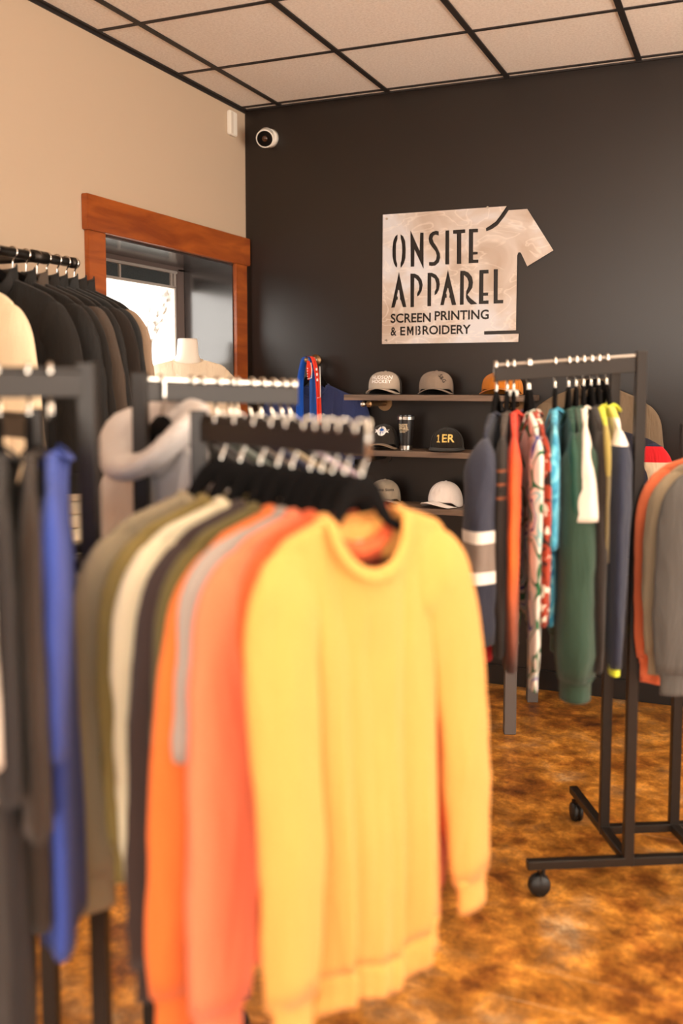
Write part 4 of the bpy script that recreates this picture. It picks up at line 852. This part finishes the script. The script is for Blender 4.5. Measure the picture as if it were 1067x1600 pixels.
RR_ = [
 (0.423, 'navy hockey jersey', 'jersey', 'navy hockey jersey with white and grey sleeve stripes and red hem', f_hky, dict(slm=f_hks, T=0.020, L=0.68, seed=51, sleeve=0.54, sr=(0.10, 0.072), sflat=0.6, twist=-21, cuff=False, band=False, fwd=(0.045, 0), splay=(0.0, 0.02), fold=0.012, collar='thin')),
 (0.392, 'black jersey with thin orange stripes', 'jersey', 'black jersey with thin dull orange stripes next to the navy one', f_bko, dict(T=0.012, L=0.62, seed=52, sleeve=0.58, sr=(0.085, 0.06), sflat=0.30, cuff=False, band=False, fold=0.006, twist=-17, collar='thin', splay=(0.0, 0.0))),
 (0.373, 'orange fading jersey', 'jersey', 'bright orange jersey fading to brown at the bottom', f_grd, dict(T=0.012, L=0.62, seed=53, sleeve=0.62, sr=(0.085, 0.065), sflat=0.28, cuff=False, band=False, fold=0.006, twist=-14, collar='thin', splay=(0.0, 0.0))),
 (0.331, 'white green patterned jersey', 'jersey', 'white jersey with green and blue wavy pattern beside the orange one', f_pat, dict(T=0.012, L=0.58, seed=54, sleeve=0.62, sr=(0.085, 0.055), sflat=0.26, band=False, fold=0.006, twist=-9, collar='thin', splay=(0.0, 0.0))),
 (0.326, 'rust floral jersey', 'jersey', 'rust red jersey with white blotches behind the white patterned one', f_rst, dict(T=0.012, L=0.55, seed=55, sleeve=0.50, sr=(0.085, 0.06), sflat=0.28, cuff=False, band=False, fold=0.006, twist=-6, collar='thin', splay=(0.02, 0.0))),
 (0.252, 'aqua tie-dye tee', 't_shirt', 'aqua blue tie-dye tee alone in the middle of the arm', f_dye, dict(T=0.020, L=0.58, seed=56, short=True, sleeve=0.25, sr=(0.085, 0.070), band=False, fold=0.008, twist=-17, collar='thin', splay=(0.0, 0.0), sflat=0.30)),
 (0.212, 'deep green jacket', 'jacket', 'deep green shiny jacket half hidden by the forest green sweatshirt', f_dgn, dict(T=0.02, L=0.62, seed=57, sleeve=0.58, sr=(0.08, 0.05), sflat=0.3, twist=-14, collar='thin', splay=(0.0, 0.0), fold=0.006)),
 (0.190, 'forest green sweatshirt', 'sweatshirt', 'forest green sweatshirt with wide ribbed cuff on the right-hand rack', f_grn, dict(T=0.026, L=0.62, seed=58, sleeve=0.66, sr=(0.09, 0.080), sflat=0.66, twist=-15, splay=(0.0, 0.0), fwd=(0.01, 0), fold=0.010)),
 (0.168, 'plain white tee', 't_shirt', 'white tee with flared short sleeve in front of the green sweatshirt', f_wht, dict(T=0.012, L=0.5, seed=59, short=True, sleeve=0.19, sr=(0.07, 0.085), sflat=0.62, band=False, fold=0.006, twist=-17, collar='thin', splay=(0.05, 0.0), fwd=(0.01, 0))),
 (0.146, 'dark brown shirt', 'shirt', 'dark brown long shirt between the white tee and the lime-collared one', f_drk, dict(T=0.012, L=0.66, seed=60, sleeve=0.64, sr=(0.085, 0.06), sflat=0.30, cuff=False, band=False, fold=0.006, twist=-12, collar='thin', splay=(0.0, 0.0))),
 (0.124, 'olive shirt with lime collar', 'shirt', 'olive shirt with a lime yellow collar beside the white-shouldered navy shirt', f_lim, dict(T=0.012, L=0.5, seed=61, short=True, sleeve=0.30, sr=(0.08, 0.06), sflat=0.25, band=False, fold=0.006, twist=-14, splay=(0.0, 0.0))),
 (0.100, 'navy shirt with white shoulders', 'shirt', 'navy long-sleeved shirt with white shoulders and lime cuffs', f_ykn, dict(T=0.018, L=0.60, seed=62, sleeve=0.64, sr=(0.085, 0.045), sflat=0.42, rib=limecuff, cl=0.028, cufflab='lime yellow cuff', band=False, fold=0.010, twist=-11, splay=(0.0, 0.0))),
]
TG2 = ((-0.012, -0.014, -0.098), (0.012, 0.014, -0.080))
for tt, what, nm, lab, mt, kw in RR_:
    hang(R2, 0, tt, what, nm, {'t_shirt': 't-shirt'}.get(nm, nm), lab, mt, group=gR, hgroup=hR, tagc=TG2 if what.startswith('orange') else None, **kw)
# ---- the arm towards the viewer at the right edge
f_rco = F('terracotta_fleece', C_(206, 104, 66)); f_rta = F('warm_grey_fleece', C_(142, 124, 100)); f_rch = F('dark_grey_fleece', C_(84, 80, 76))
gS = 'sweatshirts at the right edge of the picture'; hS = 'hangers at the right edge of the picture'
for tt, what, lab, mt, kw in [
 (0.055, 'terracotta sweatshirt', 'terracotta sweatshirt, farthest coloured one at the right edge', f_rco, dict(seed=71, L=0.62, splay=(0.0, 0), sleeve=0.55)),
 (0.125, 'warm grey sweatshirt', 'warm grey sweatshirt beside the terracotta one at right edge', f_rta, dict(seed=72, L=0.54, splay=(0.01, 0), sleeve=0.52)),
 (0.195, 'dark grey sweatshirt', 'dark grey sweatshirt, nearest one at the right edge', f_rch, dict(seed=73, L=0.54, splay=(0.01, 0), sleeve=0.56))]:
    hang(R2, 3, tt, what, 'sweatshirt', 'sweatshirt', lab, mt, T=0.018, SW={'t': 0.19, 'w': 0.185, 'd': 0.178}[what[0]], group=gS, hgroup=hS, twist=-4, **kw)

# ------------------------------------------------------------------ pipe rail on the left wall with jackets
t = empty('wall_pipe_rail', (0.30, 1.9, 1.97), label='black iron pipe clothes rail fixed to the beige wall left of window', cat='clothes rail')
bm = bmesh.new(); cyl(bm, (0, -1.3, 0), (0, 1.03, 0), 0.0165, seg=24); from_bm('pipe', bm, M_BLKPIPE, t, True)
bm = bmesh.new(); cyl(bm, (0, 1.0, 0), (0, 1.035, 0), 0.0195, seg=24); cyl(bm, (0, 0.80, 0), (0, 0.87, 0), 0.022, seg=24); from_bm('end_cap', bm, M_BLKPIPE, t, True)
for y in (0.835, -1.0):
    bm = bmesh.new(); cyl(bm, (0, y, 0), (-0.296, y, 0), 0.0165, seg=24); cyl(bm, (-0.29, y, 0), (-0.3, y, 0), 0.045, seg=28); cyl(bm, (-0.27, y, 0), (-0.292, y, 0), 0.024, seg=24)
    from_bm('wall_bracket', bm, M_BLKPIPE, t, True)
gJ = 'jackets on the wall pipe rail'; hJ = 'hangers on the wall pipe rail'
JK = [
 (2.36, 'cream sweatshirt', 'sweatshirt', 'cream sweatshirt nearest on the wall pipe at left edge', F('cream_fleece', C_(228, 206, 172)), None, {}, None),
 (2.52, 'black padded vest', 'jacket', 'black padded jacket next to the cream sweatshirt', f_blk, f_blk2, dict(drop=-0.022, collar='stand', T=0.04), z_blk),
 (2.605, 'soft black jacket', 'jacket', 'soft black jacket with high collar, third on the wall pipe', f_blk2, f_blk, dict(drop=-0.022, collar='stand', T=0.035), z_blk),
 (2.67, 'dark jacket with grey back', 'jacket', 'dark jacket with brown-grey sleeves on the wall pipe', f_drk, f_blk2, dict(drop=-0.022, collar='stand', T=0.03, rib=f_bgy), z_blk),
 (2.725, 'brown-grey sleeved jacket', 'jacket', 'black jacket with brown-grey sleeves in the middle of the jackets', f_blk2, f_bgy, dict(drop=-0.022, collar='stand', T=0.03), z_blk),
 (2.775, 'plain black jacket', 'jacket', 'plain black jacket left of the yellow-striped jacket', f_blk, f_blk, dict(drop=-0.022, collar='stand', T=0.028), z_blk),
 (2.83, 'olive-yellow striped jacket', 'jacket', 'black jacket with olive-yellow stripe down its front', f_slt, f_drk, dict(drop=-0.022, collar='stand', T=0.028), z_yel),
 (2.88, 'slate jacket', 'jacket', 'dark slate jacket right of the yellow-striped one', f_blk2, f_slt, dict(drop=-0.022, collar='stand', T=0.026), z_blk),
 (2.925, 'black jacket with taupe sleeves', 'jacket', 'black jacket with taupe sleeves, last on pipe near the window', f_blk, F('taupe_nylon', C_(150, 126, 104), rough=0.6), dict(drop=-0.022, collar='stand', T=0.03), z_blk),
]
for i, (y, what, nm, lab, mt, sl, kw, zp) in enumerate(JK):
    yw = math.radians([-4, 5, 8, 3, 6, 2, 5, 3, 4][i]); loc = (0.30, y, 1.9875)
    hanger(loc, yw, what, 'pipe', -1, hJ, None, 0.225)
    garment(loc, yw, nm, nm, lab, mt, slm=sl, L=0.62, SW=0.232, seed=80 + i, sleeve=0.56, sr=(0.088, 0.056), splay=(0.03, 0.05), slope=0.42, zipper=zp, group=gJ, band=(nm != 'jacket'), **kw)
# shelving with folded stacks under the jackets
t = empty('shelving_unit', (0.19, 2.72, 0), label='black metal shelving unit against beige wall under the jackets', cat='shelf')
for x in (-0.16, 0.16):
    for y in (-0.5, 0.42):
        bm = bmesh.new(); beam(bm, (x, y, 0), (x, y, 1.16), 0.025, 0.025); from_bm('upright', bm, M_RACK, t)
for z in (0.2, 0.55, 0.90): box('shelf_board', (-0.17, -0.51, z - 0.02), (0.17, 0.43, z), M_RACK, t, 0.002)
def folded(x, y, z, w, d, h, mat, label, seed):
    rnd = random.Random(seed); bm = bmesh.new(); pts = []
    n = 36; R = []
    for j in range(9):
        v = j / 8; zz = h * (0.5 - 0.5 * math.cos(PI * v)); k = math.sin(PI * v) ** 0.35 if 0 < j < 8 else 0.0
        ring = []
        for i in range(n):
            an = 2 * PI * i / n; c, s_ = math.cos(an), math.sin(an)
            e = 0.25; X = math.copysign(abs(c) ** e, c) * w / 2; Y = math.copysign(abs(s_) ** e, s_) * d / 2
            kk = 0.90 + 0.10 * k + 0.012 * math.sin(3 * an + seed)
            ring.append(bm.verts.new((X * kk, Y * kk, zz + 0.002 * math.sin(5 * an + seed * 2) * v)))
        R.append(ring)
    for A_, B_ in zip(R, R[1:]):
        for k in range(n): bm.faces.new((A_[k], A_[(k + 1) % n], B_[(k + 1) % n], B_[k]))
    bm.faces.new(R[0][::-1]); bm.faces.new(R[-1])
    o = from_bm('folded_sweatshirt', bm, mat, None, True, label=label, cat='folded clothes', group='folded sweatshirts on the shelving'); o.location = (x, y, z)
pos_ = ['bottom', 'second', 'third', 'fourth', 'top']
for sx, yy, mt, nm in ((0, 2.42, f_crm, 'oatmeal'), (1, 2.70, f_wht, 'off-white'), (2, 2.98, F('ivory_fleece', C_(222, 208, 180)), 'ivory')):
    for k in range(5):
        folded(0.19, yy, 0.901 + 0.050 * k, 0.30, 0.25, 0.049, mt, '%s folded sweatshirt, %s of its stack on the upper board' % (nm, pos_[k]), sx * 5 + k)

# ------------------------------------------------------------------ mannequin in the window
t = empty('mannequin_torso', (-0.12, 4.36, WZ0 + 0.021), math.radians(40), label='white mannequin torso form standing on the window sill', cat='mannequin')
m_man = plain('white_form', C_(240, 228, 212), 0.5)
bm = bmesh.new(); n = 40; R = []
for z, a, b, cy_ in [(0.0, 0.13, 0.08, 0), (0.08, 0.15, 0.095, 0), (0.2, 0.145, 0.09, 0), (0.35, 0.165, 0.10, 0), (0.45, 0.180, 0.10, 0), (0.52, 0.188, 0.088, 0.0), (0.565, 0.165, 0.072, 0.0), (0.595, 0.105, 0.062, 0.003), (0.612, 0.068, 0.058, 0.004), (0.64, 0.056, 0.056, 0.0), (0.70, 0.052, 0.054, -0.004), (0.718, 0.050, 0.052, -0.004), (0.722, 0.046, 0.048, -0.004)]:
    R.append([bm.verts.new((a * math.copysign(abs(math.cos(2 * PI * i / n)) ** 0.85, math.cos(2 * PI * i / n)), cy_ + b * math.sin(2 * PI * i / n), z)) for i in range(n)])
for A_, B_ in zip(R, R[1:]):
    for k in range(n): bm.faces.new((A_[k], A_[(k + 1) % n], B_[(k + 1) % n], B_[k]))
bm.faces.new(R[0][::-1])
ins = [bm.verts.new((v.co.x * 0.72, v.co.y * 0.72, v.co.z - 0.012)) for v in R[-1]]
for k in range(n): bm.faces.new((R[-1][k], R[-1][(k + 1) % n], ins[(k + 1) % n], ins[k]))
bm.faces.new(ins); from_bm('torso_form', bm, m_man, t, True)
bm = bmesh.new(); cyl(bm, (0, -0.004, 0.711), (0, -0.004, 0.716), 0.022); from_bm('neck_socket', bm, plain('bare_wood', C_(176, 110, 50), 0.6, var=0.3, vscale=60), t, label='bare wooden neck socket')
garment((-0.12, 4.36, WZ0 + 0.021 + 0.60 + 0.14 + 0.012), math.radians(36), 'sweatshirt', 'sweatshirt', 'cream embroidered sweatshirt worn by the mannequin in the window', F('warm_cream_fleece', C_(232, 212, 184)),
        L=0.52, SW=0.200, BW=0.200, HW=0.19, T=0.105, nb=0.074, dipF=0.02, dipB=0.008, slope=0.26, sleeve=0.52, sr=(0.075, 0.045), sflat=0.75, fold=0.006, seed=95, splay=(0.03, 0.035))
emb_ = [o for o in COL.objects if o.name.startswith('sweatshirt') and o.get('label', '').startswith('cream embroidered')][0]
bm = bmesh.new()
for r_, w_ in ((0.030, 0.0022), (0.021, 0.0016)):
    sweep(bm, [(0.055 + r_ * math.cos(2 * PI * k / 24), -0.1085 - 0.004 * math.cos(2 * PI * k / 24), NECK - 0.115 + r_ * math.sin(2 * PI * k / 24)) for k in range(24)], (0.0018, w_), n=6, closed=True)
sweep(bm, [(0.045, -0.110, NECK - 0.125), (0.050, -0.111, NECK - 0.105), (0.058, -0.111, NECK - 0.118), (0.064, -0.110, NECK - 0.104)], (0.0018, 0.0022), n=6)
from_bm('embroidered_emblem', bm, plain('brown_thread', C_(196, 140, 84), 0.6), emb_, True, label='round tan embroidered emblem')
# small embroidered emblem is part of the cloth: ring pieces on the chest
# ------------------------------------------------------------------ scarf, shirt and peg on the black wall at left
t = empty('wall_peg', (0.42, RY1, 1.655), label='brass pipe peg on the black wall left of shelves', cat='wall hook')
bm = bmesh.new(); cyl(bm, (0, 0, 0), (0, -0.006, 0), 0.032, seg=24); cyl(bm, (0, -0.004, 0), (0, -0.10, 0), 0.009, seg=16); from_bm('stem', bm, M_BRASS, t, True)
bm = bmesh.new(); cyl(bm, (0, -0.09, -0.004), (0, -0.098, 0.02), 0.011, seg=16); cyl(bm, (0, -0.10, 0), (0, -0.118, 0), 0.0135, seg=20); from_bm('knob', bm, M_BRASS, t, True)
loc = (0.43, 4.735, 1.665); hanger(loc, math.radians(2), 'blue shirt on the wall', 'peg', 1)
garment(loc, math.radians(2), 't_shirt', 't-shirt', 'faded navy blue shirt hanging on the black wall under the scarf', F('faded_blue_cotton', C_(52, 62, 104), heather=0.15), L=0.62, SW=0.235, seed=97, short=True, sleeve=0.26, sr=(0.09, 0.085), T=0.016, band=False, collar='thin', slope=0.42, splay=(0.03, 0.035))
f_scb = F('bright_blue_knit', C_(18, 78, 176)); f_scn = F('blue_knit', C_(36, 82, 158))
f_scr = F('red_white_knit', C_(226, 62, 40))
def ribbon(name, P, widths, th, mat, parent, label=None, seed=0):
    P = spline(P, 6); m = len(P); bm = bmesh.new(); R = []
    for i, p in enumerate(P):
        u = i / (m - 1); w = interp(widths, u); row = []
        for k in range(13):
            s = -1 + k / 6; y = -th * 0.5 * (1 - s ** 4) ** 0.5 - 0.006 * math.sin(4 * s + seed + u * 2) * min(1, u * 2 + .2)
            row.append((p.x + s * w / 2, p.y + y, p.z))
        for k in range(12, -1, -1):
            s = -1 + k / 6; row.append((p.x + s * w / 2, p.y + th * 0.5 * max(0.05, (1 - s ** 4)) ** 0.5 + 0.001, p.z))
        R.append([bm.verts.new(q) for q in row])
    n = len(R[0])
    for A_, B_ in zip(R, R[1:]):
        for k in range(n): bm.faces.new((A_[k], A_[(k + 1) % n], B_[(k + 1) % n], B_[k]))
    bm.faces.new(R[0]); bm.faces.new(R[-1][::-1])
    return from_bm(name, bm, mat, parent, True, label=label)
t = empty('team_scarf', (0.42, 4.68, 1.66), label='bright blue scarf with red and white lettering draped over the brass peg', cat='scarf')
ribbon('scarf_tail', [(0.0, 0, 0.012), (-0.018, -0.004, 0.004), (-0.032, -0.008, -0.05), (-0.045, -0.006, -0.14), (-0.050, 0, -0.30), (-0.052, 0.004, -0.52)], [(0, 0.02), (0.25, 0.036), (1, 0.050)], 0.022, f_scb, t, seed=1)
ribbon('scarf_tail', [(0.0, 0, 0.012), (0.020, -0.006, 0.006), (0.033, -0.012, -0.05), (0.037, -0.012, -0.14), (0.038, -0.006, -0.30), (0.038, 0, -0.55)], [(0, 0.02), (0.25, 0.040), (1, 0.054)], 0.022, f_scn, t, seed=2)
rb_ = ribbon('scarf_edge', [(0.008, -0.012, 0.014), (0.036, -0.018, 0.006), (0.057, -0.022, -0.05), (0.069, -0.022, -0.13), (0.074, -0.016, -0.28), (0.074, -0.010, -0.50)], [(0, 0.012), (0.3, 0.020), (1, 0.022)], 0.020, f_scr, t, label='red edge with white letters', seed=3)
rb2 = ribbon('scarf_panel', [(0.014, -0.020, -0.01), (0.020, -0.024, -0.04), (0.022, -0.024, -0.075), (0.018, -0.024, -0.11)], [(0, 0.018), (0.5, 0.030), (1, 0.012)], 0.014, f_scr, t, label='red folded end with white pattern', seed=4)
bm = bmesh.new()
for (x, z, w, h) in [(0.066, -0.055, .008, .014), (0.069, -0.082, .008, .016), (0.071, -0.110, .008, .014), (0.014, -0.05, .005, .006), (0.014, -0.064, .005, .006), (0.014, -0.078, .005, .006), (0.014, -0.092, .005, .006)]:
    bx(bm, (x - w / 2, -0.0385, z - h / 2), (x + w / 2, -0.031, z + h / 2), 0.002)
from_bm('white_letters', bm, tw, rb_)
bm = bmesh.new(); sweep(bm, [(0.083, -0.028, -0.04), (0.086, -0.030, -0.13), (0.086, -0.028, -0.20), (0.068, -0.030, -0.205)], (0.002, 0.002), n=6)
sweep(bm, [(0.034, -0.034, -0.02), (0.040, -0.036, -0.06), (0.038, -0.036, -0.10), (0.014, -0.034, -0.105)], (0.002, 0.002), n=6); from_bm('white_piping', bm, tw, rb_, True)

# ------------------------------------------------------------------ jackets on the black wall behind the right rack
def faceout(x, z, ln, label):
    t = empty('wall_bracket', (x, RY1, z), label=label, cat='wall hook')
    bm = bmesh.new(); cyl(bm, (0, 0, 0), (0, -0.006, 0), 0.03, seg=24); from_bm('flange', bm, M_BLKPIPE, t)
    bm = bmesh.new(); cyl(bm, (0, -0.004, 0), (0, -ln, 0), 0.008, seg=16); cyl(bm, (0, -ln, -0.004), (0, -ln, 0.018), 0.009, seg=16); from_bm('arm', bm, M_BLKPIPE, t)
faceout(1.905, 1.623, 0.16, 'black peg holding the olive jacket on the black wall')
loc = (1.905, 4.68, 1.635); hanger(loc, math.radians(6), 'olive brown wall jacket', 'peg', 1)
garment(loc, math.radians(6), 'jacket', 'jacket', 'olive brown jacket with high collar hanging on the black wall', F('olive_brown_nylon', C_(108, 90, 70), rough=0.7), L=0.70, SW=0.24, seed=101, sleeve=0.6, T=0.035, collar='stand', slope=0.42, zipper=z_blk, band=False, splay=(0.02, 0.03), drop=-0.02)
faceout(1.96, 1.405, 0.34, 'black peg holding the colour-block jacket on the black wall')
loc = (1.96, 4.47, 1.417); hanger(loc, math.radians(10), 'navy colour-block wall jacket', 'peg', 1)
f_cbk = F('navy_colour_block', C_(36, 36, 48)); f_cbs = F('red_shoulder_cloth', C_(196, 28, 36), bands=[(-1.0, C_(205, 186, 158)), (-0.235, C_(196, 28, 36)), (-0.165, C_(40, 42, 62))])
garment(loc, math.radians(10), 'jacket', 'jacket', 'navy jacket with red and cream sleeves below the olive jacket', f_cbk, slm=f_cbs, L=0.66, SW=0.26, seed=102, sleeve=0.6, T=0.035, collar='stand', rib=f_wht, slope=0.30, band=False, cuff=False, splay=(0.05, 0.06), drop=-0.05)

# ------------------------------------------------------------------ low table by the wall
t = empty('display_table', (2.11, 4.345, 0), label='dark display table with square grey legs standing by the black wall', cat='table')
for x in (-0.45, 0.45):
    for y in (-0.235, 0.232):
        bm = bmesh.new(); beam(bm, (x, y, 0), (x, y, 0.72), 0.052, 0.052, 0.003); from_bm('leg', bm, plain('grey_painted_steel', C_(92, 84, 80), 0.5), t)
box('tabletop', (-0.50, -0.29, 0.72), (0.50, 0.29, 0.75), M_RACK, t, 0.003)

# ------------------------------------------------------------------ made-up fittings overhead, out of view, under the added ceiling uplights
for x, y in ((3.7, 2.6), (3.0, 0.3)):
    t = empty('added_uplighter', (x, y, 2.33), label='added unseen black pendant uplighter %s' % ('over the right-hand rack' if y > 1 else 'over the foreground rack'), cat='light')
    box('tray', (-0.58, -0.28, -0.05), (0.58, 0.28, 0.0), M_RACK, t, 0.004)
    for sx in (-0.5, 0.5):
        bm = bmesh.new(); cyl(bm, (sx, 0, 0), (sx, 0, RH - 2.33), 0.004, seg=8); from_bm('cable', bm, M_RACK, t)
